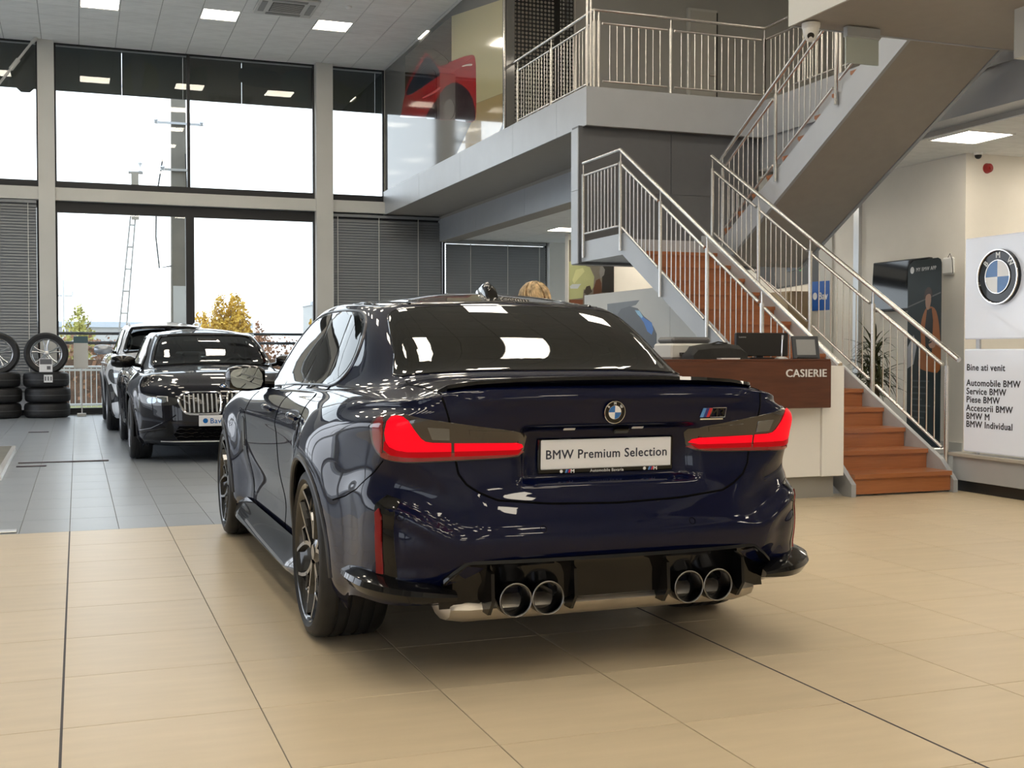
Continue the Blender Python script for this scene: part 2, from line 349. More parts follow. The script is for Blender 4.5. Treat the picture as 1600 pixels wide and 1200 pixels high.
# perforated screen: sheet with real holes
def perforated(x0, x1, z0, z1, y, p, r):
    V = []; F = []; nx = int((x1-x0)/p); nz = int((z1-z0)/p)
    for i in range(nx):
        for j in range(nz):
            cx = x0+(i+.5)*p; cz = z0+(j+.5)*p; k = len(V)
            V += [(cx-p/2,y,cz-p/2),(cx+p/2,y,cz-p/2),(cx+p/2,y,cz+p/2),(cx-p/2,y,cz+p/2)]
            V += [(cx+r*math.cos(math.pi/4*a+math.pi/8-math.pi*.75-math.pi/8), y, cz+r*math.sin(math.pi/4*a-math.pi*.75)) for a in range(8)]
            q = lambda a: k+4+(a % 8)
            F += [(k,k+1,q(2),q(1),q(0)),(k+1,k+2,q(4),q(3),q(2)),(k+2,k+3,q(6),q(5),q(4)),(k+3,k,q(0),q(7),q(6))]
    return V, F
V, F = perforated(5.77,6.82,4.35,6.68,15.90,.058,.021)
pt = thing('perforated_screen', 'dark perforated metal screen at the end of the gallery print', 'screen', (0,0,0)); ps = link('sheet', pymesh('sheet', V, F, M_black), pt); ps['kind'] = 'stuff'
box('screen_frame', 5.74,5.77,15.88,15.92,4.31,6.70, M_steel, pt); box('screen_frame', 6.82,6.85,15.88,15.92,4.31,6.70, M_steel, pt)
st(box('wall_gallery_pale', 5.92,6.74,16.45,16.5,4.31,6.7, M_beige_wall))
# ------------------------------------------------------------------ staircase
M_wood = mat('stair_wood', (.37,.135,.048), .32, 0, .25, noise=.16, nscale=5, stretch=(1,9,9)); M_woodd = mat('counter_wood', (.095,.028,.012), .35, 0, .3, noise=.22, nscale=4, stretch=(1,1,8))
stc = thing('staircase', 'grey steel staircase with brown wooden treads behind the counter', 'staircase')
G, RI = .2905, .159
for i in range(14):
    y = 7.775+G*i; z = .175+RI*i
    sbox('tread', 5.745,6.69,y-.02,y+G,z-.035,z, M_wood, stc); sbox('riser', 5.745,6.69,y,y+.02,z-RI+.0,z-.035, M_wood, stc)
for i in range(11):
    y = 11.84-G*i; z = 2.40+RI*(i+1)
    sbox('tread', 6.97,7.96,y-G,y+.02,z-.035,z, M_wood, stc); sbox('riser', 6.97,7.96,y-.02,y,z-RI,z-.035, M_wood, stc)
def plate(name, x0, x1, poly, m): return MB().prism(poly, x0, x1, 'x').build(name, m, stc)
lowp = [(7.80,0),(7.74,0),(7.74,.10),(7.90,.24),(11.86,2.465),(13.03,2.465),(13.03,2.225),(11.90,2.225),(7.85,.0)]
plate('stringer', 5.70,5.743, lowp, M_panel)
lowr = [(7.80,0),(7.74,0),(7.74,.10),(7.90,.26),(11.86,2.465),(11.90,2.465),(11.90,2.225),(7.85,0)]
plate('stringer', 6.692,6.735, lowr, M_panel)
upp = [(12.1,2.23),(11.84,2.40),(11.80,2.46),(8.46,4.33),(8.46,4.02),(11.84,2.115),(12.1,2.10)]
plate('stringer', 6.93,6.968, upp, M_panel); plate('stringer', 7.962,8.0, upp, M_panel)
plate('flight_soffit', 6.975,7.958, [(11.84,2.16),(8.46,4.06),(8.46,4.03),(11.84,2.13)], M_soff)
plate('flight_soffit', 5.745,6.69, [(7.95,.02),(11.88,2.21),(11.88,2.24),(7.95,.06)], M_soff)
box('landing', 5.745,8.0,11.86,13.04,2.23,2.40, M_panel, stc)
def railing(name, label, pts, hr, posts, post_lo, top=.15, bot=.84, r_h=.021, m=M_steel, spacing=.105, off=(0,0,0)):
    """pts: handrail polyline; posts: (point on the line with height of the rail); balusters between posts"""
    t = thing(name, label, 'railing', (0,0,0), 0, 'stainless railings')
    for a,b in zip(pts[:-1],pts[1:]): bar('handrail', a, b, r_h, m, t, 12)
    for p in posts:
        x,y,z = p; bar('post', (x,y,z-post_lo), (x,y,z-top+.02), .0195, m, t, 12); bar('post_pin', (x,y,z-top+.02), (x,y,z), .008, m, t, 8)
    for p,q in zip(posts[:-1],posts[1:]):
        P = Vector(p); Q = Vector(q); d = (Q-P); L = math.hypot(d.x,d.y); a = .05/L
        for h in (top,bot): bar('top_rail' if h == top else 'bottom_rail', P+d*a-Vector((0,0,h)), P+d*(1-a)-Vector((0,0,h)), .0155 if h == top else .013, m, t, 10)
        k = max(2, int(round(L/spacing))-1)
        for i in range(1,k+1):
            c = P+d*(a+(1-2*a)*i/(k+1)); bar('baluster', c-Vector((0,0,bot)), c-Vector((0,0,top)), .0055, m, t, 6)
    return t
def L1(y): return (5.677,y,3.388+.5808*(y-11.906))
railing('stair_railing', 'stainless railing on the left of the lower stair flight', [(5.677,12.93,3.388),(5.677,11.906,3.388),(5.677,7.865,1.041)], 0, [(5.677,12.93,3.388),(5.677,11.906,3.388),L1(10.95),L1(9.98),L1(9.01),L1(8.04)], 1.12)
def L2(y): return (6.758,y,3.357+.5667*(y-11.786))
railing('stair_railing', 'stainless railing on the right of the lower stair flight, before the plant', [(6.758,11.786,3.357),(6.758,7.768,1.080)], 0, [(6.758,11.77,3.348),L2(10.80),L2(9.86),L2(8.88),L2(7.91)], .95)
def L3(y): return (6.907,y,3.345+.5667*(11.84-y))
railing('stair_railing', 'stainless railing on the near side of the upper stair flight', [L3(11.9),L3(8.40)], 0, [L3(11.80),L3(10.72),L3(9.67),L3(8.60)], 1.04)
railing('stair_railing', 'stainless railing on the far side of the upper stair flight', [(8.02,11.9,3.345),(8.02,8.40,5.28)], 0, [(8.02,11.8,3.37),(8.02,10.72,3.98),(8.02,9.67,4.575),(8.02,8.60,5.18)], 1.02)
railing('balcony_railing', 'stainless railing along the balcony edge in front of the perforated screen', [(5.84,12.99,5.235),(5.84,15.84,5.235)], 0, [(5.84,12.99,5.235),(5.84,14.35,5.235),(5.84,15.6,5.235)], .92)
railing('balcony_railing', 'stainless balcony railing in front of the gallery door', [(5.84,12.99,5.235),(8.20,12.99,5.235)], 0, [(5.90,12.99,5.235),(6.87,12.99,5.235),(8.20,12.99,5.235)], .92)
railing('balcony_railing', 'stainless balcony railing running behind the upper stair flight', [(8.20,12.99,5.235),(8.20,8.6,5.235)], 0, [(8.20,12.99,5.235),(8.20,11.4,5.235),(8.20,9.9,5.235),(8.20,8.6,5.235)], .92)
br_ = [o for o in bpy.data.objects if o.name.startswith('balcony_railing')]
for o in br_[1:]:                       # one continuous railing round the stair opening
    for c in list(o.children): c.parent = br_[0]
    bpy.data.objects.remove(o)
br_[0]['label'] = 'stainless railing round the upper balcony edge, before the screen and door'
for i_ in (0,4): st(box('trim_12', X0+.6*i_-.004,X0+.6*i_+.004,-7,Y0,-.004,.0006, mat('joint_dark', (.05,.045,.05), .7) if i_ == 0 else bpy.data.materials['joint_dark']))
for y,l in ((13.0,'thin steel pole at the balcony corner, the left one of a pair'),(12.985,'thin steel pole at the balcony corner, the right one of a pair')):
    x = 5.745 if y == 13.0 else 5.785
    tag(MB().tube([(x,y-.02,4.31),(x,y-.02,CZ)], .014, 10).build('steel_pole', M_steel), l, 'pole', 'corner poles')
# ------------------------------------------------------------------ cars: a lofted body from rings of control points
M_paint = mat('navy_metallic_paint', (.0009,.0026,.020), .38, 0., 1.0, crough=.012, spec=.03, cior=1.36)
M_paintk = mat('black_metallic_paint', (.0025,.003,.008), .38, 0., 1.0, crough=.012, spec=.05, cior=1.40)
M_paintw = mat('white_car_paint', (.72,.74,.76), .35, .0, 1.0, crough=.02)
M_gap = mat('panel_gap', (.002,.002,.0025), .8, spec=.05); M_gloss = mat('gloss_black', (.003,.003,.0035), .3, 0, 1.0, crough=.02, spec=.04, cior=1.42)
M_tint = mat('tinted_window', (.006,.007,.007), .02, 0, 0, spec=.4); M_trimgrey = mat('arch_trim', (.02,.02,.022), .42)
M_tyre = mat('tyre_rubber', (.012,.012,.013), .55, noise=.25, nscale=25); M_rimblk = mat('rim_gloss_black', (.012,.012,.013), .2, .2, 1.)
M_disc = mat('brake_disc', (.25,.24,.23), .35, 1.); M_caliper = mat('caliper_red', (.35,.015,.01), .35, 0, .5)
M_red = mat('tail_lamp_red', (.20,.001,.003), .4, 0, .15, emis=(1,.002,.014), es=.62, spec=.05); M_redm = mat('tail_lamp_mid_red', (.12,.001,.003), .4, 0, .15, emis=(1,.002,.010), es=.20, spec=.05); M_reddk = mat('tail_lamp_dark_red', (.10,.002,.006), .12, 0, 1., emis=(1,.01,.02), es=.06)
M_smoke = mat('tail_lamp_smoked', (.022,.017,.014), .08, 0, 1.); M_lampclr = mat('lamp_clear_segment', (.12,.125,.13), .15, .5, 1.)
M_refl = mat('reflector_red', (.20,.004,.006), .3, 0, .2, spec=.2); M_muff = mat('muffler_steel', (.55,.51,.45), .42, .9, noise=.1)
M_tip = mat('exhaust_tip', (.10,.10,.105), .2, 1.); M_tipin = mat('exhaust_inside', (.006,.006,.006), .6)
M_blue = mat('emblem_blue', (.01,.13,.42), .25, 0, .6); M_wht = mat('emblem_white', (.78,.79,.8), .25, 0, .6)
M_mblue = mat('badge_light_blue', (.10,.28,.60), .3); M_mred = mat('badge_red', (.55,.02,.03), .3); M_mdark = mat('badge_dark_blue', (.02,.03,.2), .3)
M_plate = mat('plate_white', (.78,.79,.82), .35); M_ink = mat('plate_ink', (.02,.025,.05), .5)
M_mirror = mat('mirror_glass', (.55,.6,.6), .02, 1.); M_carpet = mat('car_interior', (.012,.012,.012), .8)
M_lampd = mat('headlamp_dark', (.02,.022,.025), .06, 0, 1.); M_lampb = mat('headlamp_reflector', (.35,.4,.45), .1, .9)
def bsp(P):   # control-point correction: makes the approximating spline nearly interpolate
    return P
def loft(net, nu, nv):
    """net [rows][K][3] half ring k=0..K-1 (rear centre -> front centre), mirrored to a closed ring; cubic B-spline both ways"""
    net = np.array(net, float); R, K, _ = net.shape
    mir = net[:, K-2:0:-1].copy(); mir[:,:,0] *= -1
    D = np.concatenate([net, mir], 1)                      # closed ring
    def ext(Q):
        first = 2*Q[:1]-Q[1:2]
        last = Q[-2:-1].copy(); 
        h = Q.shape[1]; idx = (-np.arange(h)) % h           # mirrored partner index
        last = last[:, idx]; last[:,:,0] *= 1.0
        return np.concatenate([first, Q, last], 0)
    def smooth(Q):
        E = ext(Q); A = (E[:-2]+4*E[1:-1]+E[2:])/6
        return (np.roll(A,1,1)+4*A+np.roll(A,-1,1))/6
    Q = D.copy()
    for _ in range(3): Q = Q+.75*(D-smooth(Q))
    E = ext(Q)
    def basis(t): return np.array([(1-t)**3, 3*t**3-6*t**2+4, -3*t**3+3*t**2+3*t+1, t**3])/6
    rows = []
    for r in range(R-1):
        for a in range(nv):
            b = basis(a/nv); rows.append(sum(b[i]*E[r+i] for i in range(4)))
    rows.append((E[R-2]+4*E[R-1]+E[min(R+0, len(E)-1)])/6 if len(E) > R else E[R])
    S = np.array(rows); out = []
    H = S.shape[1]
    for k in range(H):
        for a in range(nu):
            b = basis(a/nu); out.append(sum(b[i]*S[:, (k-1+i) % H] for i in range(4)))
    return np.array(out).transpose(1,0,2)                   # [rows][ring][3]
# x-fraction tables for the half ring: rear 0..4, corner 5, side 6..13, front 14..17
def ring(rear, side, front): return rear+side+front
def lerp(a, b, t): return a+(b-a)*t
def sedan_net(L=4.70, flare_w=.0, bump=0.):
    # per row: rear y0,z0(centre),zc(corner) ; corner xs k1..k5 ; y offset k1..k5 ; side z ; side halfwidth ; front y,z
    rows = []
    LO = ([.30,.56,.71,.812,.872], [.004,.022,.058,.135,.33])      # bumper rows: x, dy
    MD = ([.30,.55,.70,.80,.855], [.003,.018,.05,.12,.31])          # tail lamp rows
    HI = ([.29,.52,.65,.735,.80], [.004,.02,.05,.12,.32])           # lid edge rows
    sy = [.62,.97,1.35,1.9,2.6,3.3,3.83,4.25]
    #      rear y,z,zc   set   side z (rear,mid,front)   w_mid   front y,z
    T = [(.16,.26,.27,LO, .17,.17,.17, .78, 4.50,.17),
         (.075,.34,.33,LO, .25,.24,.24, .845,4.64,.21),
         (.02,.425,.415,LO, .34,.32,.32, .866,4.68,.29),
         (.0,.50,.51,LO, .44,.40,.40, .872,4.69,.37),
         (.028,.595,.60,LO, .54,.50,.48, .878,4.69,.45),
         (.060,.648,.665,LO, .62,.58,.55, .882,4.685,.52),
         (.088,.70,.715,MD, .69,.66,.62, .886,4.68,.58),
         (.098,.78,.775,MD, .76,.735,.68, .890,4.67,.635),
         (.085,.86,.845,MD, .83,.80,.74, .892,4.655,.68),
         (.070,.935,.905,MD, .88,.85,.79, .886,4.63,.725),
         (.072,.99,.945,HI, .925,.89,.83, .868,4.60,.765),
         (.085,1.018,.968,HI, .955,.92,.86, .845,4.56,.80),
         (.14,1.040,.985,([.29,.51,.63,.70,.755],[.004,.02,.05,.12,.33]), .98,.945,.885, .815,4.49,.83)]
    for (ry,rz,zc,(xs,dy),z1,z2,z3,w,fy,fz) in T:
        rear = [(0,ry,rz)]
        for i,(x,d) in enumerate(zip(xs,dy)):
            t = [.08,.3,.6,.9,1.][i]; rear.append((x, ry*(1-.3*t)+d, lerp(rz,zc,t)))
        side = []
        for j,y in enumerate(sy):
            t = y/4.7; z = lerp(z1,z2,min(1,t*2)) if t < .5 else lerp(z2,z3,min(1,(t-.5)*2.2))
            haunch = .022*math.exp(-((y-.95)/.5)**2)*min(1,max(0,(rz-.45)/.3)) + .012*math.exp(-((y-3.75)/.45)**2)
            taper = 1-.03*max(0,(y-3.0)/1.3)**2-.012*max(0,(.9-y)/.9)
            if y > 4.1: taper -= .05
            side.append((w*taper+haunch, y+ry*.0, z))
        fr = [(w*.885, fy-.30, lerp(z3,fz,.75)), (.60*w/.89, fy-.085, lerp(z3,fz,.93)), (.30, fy-.018, fz), (0, fy, fz)]
        rows.append(rear+side+fr)
    # deck / belt / hood middle ring
    rows.append([(0,.40,1.056),(.29,.402,1.054),(.50,.415,1.047),(.61,.45,1.030),(.67,.53,1.014),(.72,.68,1.002),
                 (.765,.86,.998),(.80,1.10,.990),(.81,1.42,.98),(.806,1.95,.968),(.80,2.6,.95),(.79,3.2,.935),(.775,3.62,.925),(.745,3.95,.915),(.64,4.12,.925),(.44,4.17,.935),(.22,4.185,.945),(0,4.19,.948)])
    rows.append([(0,.645,1.060),(.30,.648,1.060),(.50,.665,1.056),(.595,.705,1.05),(.645,.79,1.036),(.69,.93,1.02),
                 (.722,1.08,1.008),(.748,1.30,1.0),(.76,1.58,.992),(.765,2.0,.98),(.758,2.55,.962),(.742,3.02,.95),(.715,3.32,.95),(.665,3.49,.965),(.56,3.575,.985),(.40,3.61,.998),(.2,3.625,1.004),(0,3.63,1.006)])
    rows.append([(0,.915,1.215),(.285,.92,1.213),(.475,.935,1.207),(.56,.965,1.2),(.607,1.03,1.192),(.64,1.12,1.185),
                 (.652,1.24,1.18),(.668,1.40,1.177),(.676,1.65,1.174),(.68,2.0,1.170),(.675,2.5,1.165),(.66,2.86,1.165),(.635,3.06,1.17),(.588,3.15,1.18),(.49,3.20,1.19),(.35,3.22,1.195),(.18,3.23,1.198),(0,3.232,1.2)])
    rows.append([(0,1.20,1.350),(.27,1.205,1.347),(.45,1.212,1.340),(.528,1.24,1.332),(.562,1.295,1.329),(.580,1.37,1.331),
                 (.589,1.46,1.336),(.594,1.57,1.342),(.596,1.76,1.35),(.595,2.02,1.356),(.578,2.35,1.352),(.562,2.60,1.343),(.535,2.72,1.336),(.49,2.775,1.335),(.41,2.805,1.34),(.29,2.82,1.345),(.15,2.828,1.349),(0,2.83,1.35)])
    def inner(a, sp, dz):
        r = rows[16]; o = []
        for k,(x,y,z) in enumerate(r):
            t = k/17; yy = lerp(1.72,2.32,t); o.append((x*(1-a), lerp(y,yy,a), dz(k,z)))
        return o
    rows.append(inner(.10,None,lambda k,z: z+.020)); rows.append(inner(.32,None,lambda k,z: lerp(z,1.42,.62))); rows.append(inner(.68,None,lambda k,z: lerp(z,1.428,.93)))
    rows.append(inner(1.,None,lambda k,z: 1.43))
    return rows
def sstep(a, b, x):
    t = np.clip((x-a)/(b-a), 0, 1); return t*t*(3-2*t)
class Body:
    def __init__(s, net, nu, nv, wheels, R_arch, mods=None, zmap=None):
        S = loft(net, nu, nv); s.shape = S.shape[:2]; V = S.reshape(-1,3)
        if zmap: V = zmap(V)
        for (wy, wz, amp) in wheels:          # muscular flares round the wheels
            d = np.hypot(V[:,1]-wy, V[:,2]-wz); sg = np.sign(V[:,0])
            m = (np.abs(V[:,0]) > .55)*sstep(1.0,.80,V[:,2])
            V[:,0] += sg*m*amp*np.exp(-((np.maximum(d,R_arch)-R_arch)/.15)**2)
        if mods: V = mods(V)
        r, h = s.shape; F = []
        idx = np.arange(r*h).reshape(r,h); a = idx[:-1]; b = idx[1:]
        F = np.stack([a, np.roll(a,-1,1), np.roll(b,-1,1), b], -1).reshape(-1,4)
        keep = np.ones(len(F), bool)
        for (wy, wz, amp) in wheels:
            d = np.hypot(V[:,1]-wy, V[:,2]-wz); inside = (d < R_arch)&(np.abs(V[:,0]) > .5)&(V[:,2] < 1.0)
            keep &= ~inside[F].all(1)
            touch = np.zeros(len(V), bool); touch[F[keep].ravel()] = True
            mv = inside & touch; k = R_arch/np.maximum(d[mv],1e-6)
            V[mv,1] = wy+(V[mv,1]-wy)*k; V[mv,2] = wz+(V[mv,2]-wz)*k
        s.V = V; s.F = F[keep]
        s.me = pymesh('body', V, s.F.tolist(), None, True)
        nr = np.zeros(len(V)*3); s.me.vertices.foreach_get('normal', nr); s.N = nr.reshape(-1,3)
        s.bvh = BVHTree.FromPolygons([Vector(v) for v in V], [tuple(f) for f in s.F.tolist()])
    def cast(s, p, d):
        o = Vector(p)-d*3
        h = s.bvh.ray_cast(o, d)
        if h[0] is None:
            h = s.bvh.find_nearest(Vector(p))
        f = s.F[h[2]]; w = 1/(np.linalg.norm(s.V[f]-np.array(h[0]),axis=1)+1e-5); n = (s.N[f]*w[:,None]).sum(0)
        n = Vector(n).normalized()
        if n.dot(d) > 0: n = -n
        return h[0], n
    def patch(s, name, pts, d, off, m, parent, res=.03, depth=.012, key=None):
        d = Vector(d).normalized(); u = d.cross(Vector((0,0,1))).normalized() if abs(d.z) < .95 else Vector((1,0,0)); v = u.cross(d).normalized()
        q = [(Vector(p).dot(u), Vector(p).dot(v)) for p in pts]
        bm = bmesh.new(); f = bm.faces.new([bm.verts.new((a,b,0)) for a,b in q]); bmesh.ops.triangulate(bm, faces=[f])
        for ax in (0,1):
            lo = min(a[ax] for a in q); hi = max(a[ax] for a in q); n = int((hi-lo)/res)+1
            for i in range(1,n):
                c = [0,0,0]; c[ax] = lo+(hi-lo)*i/n; no = [0,0,0]; no[ax] = 1
                bmesh.ops.bisect_plane(bm, geom=bm.verts[:]+bm.edges[:]+bm.faces[:], plane_co=c, plane_no=no, dist=1e-5)
        bmesh.ops.triangulate(bm, faces=bm.faces[:])
        nrm = {}
        bm.verts.index_update()
        for w in bm.verts:
            p, n = s.cast(u*w.co.x+v*w.co.y+d*(Vector(pts[0]).dot(d)), d); w.co = p+n*off; nrm[w.index] = n
        me = bpy.data.meshes.new(name); nv = len(bm.verts)
        be = [e for e in bm.edges if e.is_boundary]
        V = [w.co.copy() for w in bm.verts]; F = [tuple(w.index for w in f.verts) for f in bm.faces]; N = [nrm[i] for i in range(nv)]
        for e in be:
            a, b = e.verts[0].index, e.verts[1].index; k = len(V)
            na = nrm[a]; nb = nrm[b]
            fc = e.link_faces[0].calc_center_median(); out = ((V[a]+V[b])/2-fc); out = out-na*out.dot(na); out.normalize()
            V += [V[a].copy(), V[b].copy(), V[b]-nb*depth, V[a]-na*depth]; F.append((k,k+1,k+2,k+3)); N += [(na+out).normalized(), (nb+out).normalized(), out, out]
        bm.free()
        for i,f_ in enumerate(F):      # winding follows the outward normals
            a, b_, c_ = V[f_[0]], V[f_[1]], V[f_[2]]
            if (b_-a).cross(c_-a).dot(N[f_[0]]+N[f_[1]]+N[f_[2]]) < 0: F[i] = tuple(reversed(f_))
        me.from_pydata([tuple(x) for x in V], [], F); me.update()
        # consistent winding: outward along -d
        me.polygons.foreach_set('use_smooth', [True]*len(me.polygons))
        me.normals_split_custom_set_from_vertices([tuple(x) for x in N])
        me.materials.append(m); return link(name, me, parent)
    def line(s, name, pts, d, r, m, parent, sink=.0, step=.02, n=6, closed=False):
        d = Vector(d).normalized(); P = [Vector(p) for p in pts]; out = []
        if closed: P.append(P[0])
        for a, b in zip(P[:-1], P[1:]):
            k = max(1, int((b-a).length/step))
            for i in range(k):
                p, nn = s.cast(a.lerp(b, i/k), d); out.append(p-nn*sink)
        p, nn = s.cast(P[-1], d); out.append(p-nn*sink)
        return MB().tube(out, r, n).build(name, m, parent)
def mirx(pts): return [(-p[0],)+tuple(p[1:]) for p in pts]
def roundel(parent, mtx, R, th=.006, letters=True):
    """round badge: dark ring, blue and white quarters, letters on the ring"""
    base = MB().lathe([(0,th),(R*.60,th),(R*.61,th*1.0),(R*.62,th*.85),(R*.90,th*.85),(R*.93,th*1.15),(R*1.0,th*1.15),(R*1.0,0)], 40)
    ring_ = base.build('badge', M_gloss, parent); ring_.matrix_local = mtx
    rim = MB().tube([(R*.97*math.cos(q), R*.97*math.sin(q), th*1.1) for q in [2*math.pi*i/40 for i in range(40)]], R*.035, 6, closed=True).build('rim', M_chrome, ring_)
    rim2 = MB().tube([(R*.60*math.cos(q), R*.60*math.sin(q), th*1.05) for q in [2*math.pi*i/32 for i in range(32)]], R*.018, 6, closed=True).build('inner_rim', M_chrome, ring_)
    for i in range(4):
        pts = [(0,0)]+[(R*.59*math.cos(a), R*.59*math.sin(a)) for a in [math.pi/2*(i+j/8) for j in range(9)]]
        polyflat('quarter', pts, Matrix.Translation((0,0,th*1.02)), .001, M_blue if i in (1,3) else M_wht, ring_)
    if letters:
        for ch, a in (('B', 140), ('M', 90), ('W', 40)):
            q = math.radians(a); c = Vector((math.cos(q), math.sin(q), 0))*R*.68
            t = c.normalized(); M = frame((c.x, c.y, th*.9), (t.y, -t.x, 0), (t.x, t.y, 0))
            text('letter', ch, R*.30, M_wht, ring_, M, .0008, 'CENTER', 1., R*.006)
    return ring_
def wheel(car, x, y, R, Wd, side, rimm, spokes=5, Rr=.272, style='Y', caliper=True, blurname='tyre'):
    """tyre with tread grooves; rim, spokes, hub, disc and caliper are its pieces. side = -1 left, +1 right"""
    w = Wd/2
    prof = [(Rr-.012,-w*.78),(Rr+.006,-w*.86),(R-.045,-w*.99),(R-.018,-w*.93),(R-.004,-w*.80)]
    for g in (-.5,-.17,.17,.5):
        prof += [(R,w*(g-.055)),(R-.007,w*(g-.045)),(R-.007,w*(g+.045)),(R,w*(g+.055))]
    prof += [(R-.004,w*.80),(R-.018,w*.93),(R-.045,w*.99),(Rr+.006,w*.86),(Rr-.012,w*.78)]
    t = MB().lathe(prof, 56, 'x').build('tyre', M_tyre, car); t.location = (x, y, R)
    o = w*.97*side
    pr = [(Rr-.012,-.80*w*side),(Rr-.030,-.5*w*side),(Rr-.035,.2*w*side),(Rr-.022,.70*w*side),(Rr-.008,.88*w*side),(Rr+.004,.93*w*side),(Rr+.006,.86*w*side)]
    MB().lathe(pr, 48, 'x').build('rim', rimm, t)
    hub = MB().lathe([(0,o-.028*side),(.030,o-.028*side),(.036,o-.034*side),(.075,o-.048*side),(.082,o-.065*side),(.07,o-.12*side)], 24, 'x').build('hub', rimm, t)
    MB().lathe([(.05,o-.10*side),(.175,o-.10*side),(.185,o-.105*side),(.185,o-.125*side),(.05,o-.125*side)], 40, 'x').build('brake_disc', M_disc, t)
    if caliper:
        pts = [(.20*math.cos(a), .20*math.sin(a)) for a in [math.radians(-35+10*i) for i in range(8)]]+[(.115*math.cos(a), .115*math.sin(a)) for a in [math.radians(35-10*i) for i in range(8)]]
        MB().prism([(p[0]*(1 if side < 0 else 1), p[1]) for p in pts], min(o-.15*side,o-.085*side), max(o-.15*side,o-.085*side), 'x').build('caliper', M_caliper, t)
    def spoke(q, fork):
        mb = MB()
        for sgn in (-1,1):
            pts = []
            for k in range(7):
                f = k/6; r = lerp(.055, Rr-.012, f); a = q+sgn*(.05+fork*f**1.2)
                pts.append((o-(.030-.020*f+.006*math.sin(f*3.1))*side, r*math.cos(a), r*math.sin(a)))
            for k in range(6):
                p0, p1 = pts[k], pts[k+1]; wd = lerp(.016,.011,k/6); dd = .028
                tn = Vector((0, p1[1]-p0[1], p1[2]-p0[2])).normalized(); nn = Vector((0, -tn.z, tn.y))
                V = []
                for p in (p0,p1):
                    P = Vector(p); V += [P+nn*wd*.55, P+nn*wd-Vector((dd*side,0,0)), P-nn*wd-Vector((dd*side,0,0)), P-nn*wd*.55]
                mb.add(V, [(0,4,5,1),(1,5,6,2),(2,6,7,3),(3,7,4,0)])
        if fork > .2:                     # cross brace of the split spoke
            r0 = .165; mb.tube([(o-.03*side, r0*math.cos(q-fork*.62), r0*math.sin(q-fork*.62)), (o-.028*side, .215*math.cos(q), .215*math.sin(q)), (o-.03*side, r0*math.cos(q+fork*.62), r0*math.sin(q+fork*.62))], .007, 5)
        return mb
    for i in range(spokes): spoke(2*math.pi*i/spokes+math.pi/2, math.pi/spokes*.62).build('spoke', rimm, t)
    return t
# ------------------------------------------------------------------ the navy sports saloon in the middle
CARX, CARY = 1.795, 3.745
car = thing('saloon_car', 'large dark navy sports saloon seen from behind, red tail lamps glowing', 'car', (CARX, CARY, 0))
RAX, FAX = .97, 3.827
def hero_mods(V):
    x = np.abs(V[:,0]); y = V[:,1]; z = V[:,2]
    rear = sstep(.34,.18,y)*(x < .80)
    # recess behind the number plate
    m = sstep(.36,.315,x)*sstep(.672,.70,z)*sstep(.892,.868,z)*rear
    V[:,1] += .045*m
    # slanted shelf under the lid and concave bumper corners
    zl = .505+.10*sstep(.56,.82,x); sl = z-zl
    m = sstep(0,.045,sl)*sstep(.20,.08,sl)*sstep(.34,.2,y)
    V[:,1] += m*(.012+.028*sstep(.48,.62,x)*sstep(.88,.80,x))
    V[:,1] += .02*sstep(.0,-.06,sl)*sstep(.60,.70,x)*sstep(.34,.2,y)*sstep(.36,.42,z)
    # bone line across the lid above the plate
    V[:,1] -= .010*np.exp(-((z-.985)/.02)**2)*rear*sstep(.62,.5,x)
    # scalloped door bottoms and a light crease along the flank
    side = (x > .6)*sstep(1.25,1.6,y)*sstep(3.5,3.1,y)
    V[:,0] -= np.sign(V[:,0])*side*.028*np.exp(-((z-.40)/.13)**2)
    V[:,0] += np.sign(V[:,0])*side*.006*np.exp(-((z-.80)/.03)**2)
    return V
body = Body(sedan_net(), 10, 8, [(RAX,.345,.055),(FAX,.345,.052)], .372, hero_mods)
ob = link('body', body.me, car, M_paint)
BK = (0,1,0)
def both(fn):
    for s in (1,-1): fn(s)
def S(pts, s): return [(p[0]*s, p[1], p[2]) for p in pts]
# --- glass
rw = spl([(-.605,.68,1.078),(-.3,.66,1.080),(0,.655,1.082),(.3,.66,1.080),(.605,.68,1.078),(.592,.85,1.16),(.562,1.06,1.27),(.535,1.165,1.322),(.47,1.19,1.336),(.2,1.20,1.343),(0,1.20,1.345),(-.2,1.20,1.343),(-.47,1.19,1.336),(-.535,1.165,1.322),(-.562,1.06,1.27),(-.592,.85,1.16)], 3)
body.patch('rear_window', rw, (0,.75,-.66), .003, M_tint, car, .04, .01)
body.line('rear_window_seal', rw, (0,.75,-.66), .005, M_gloss, car, closed=True)
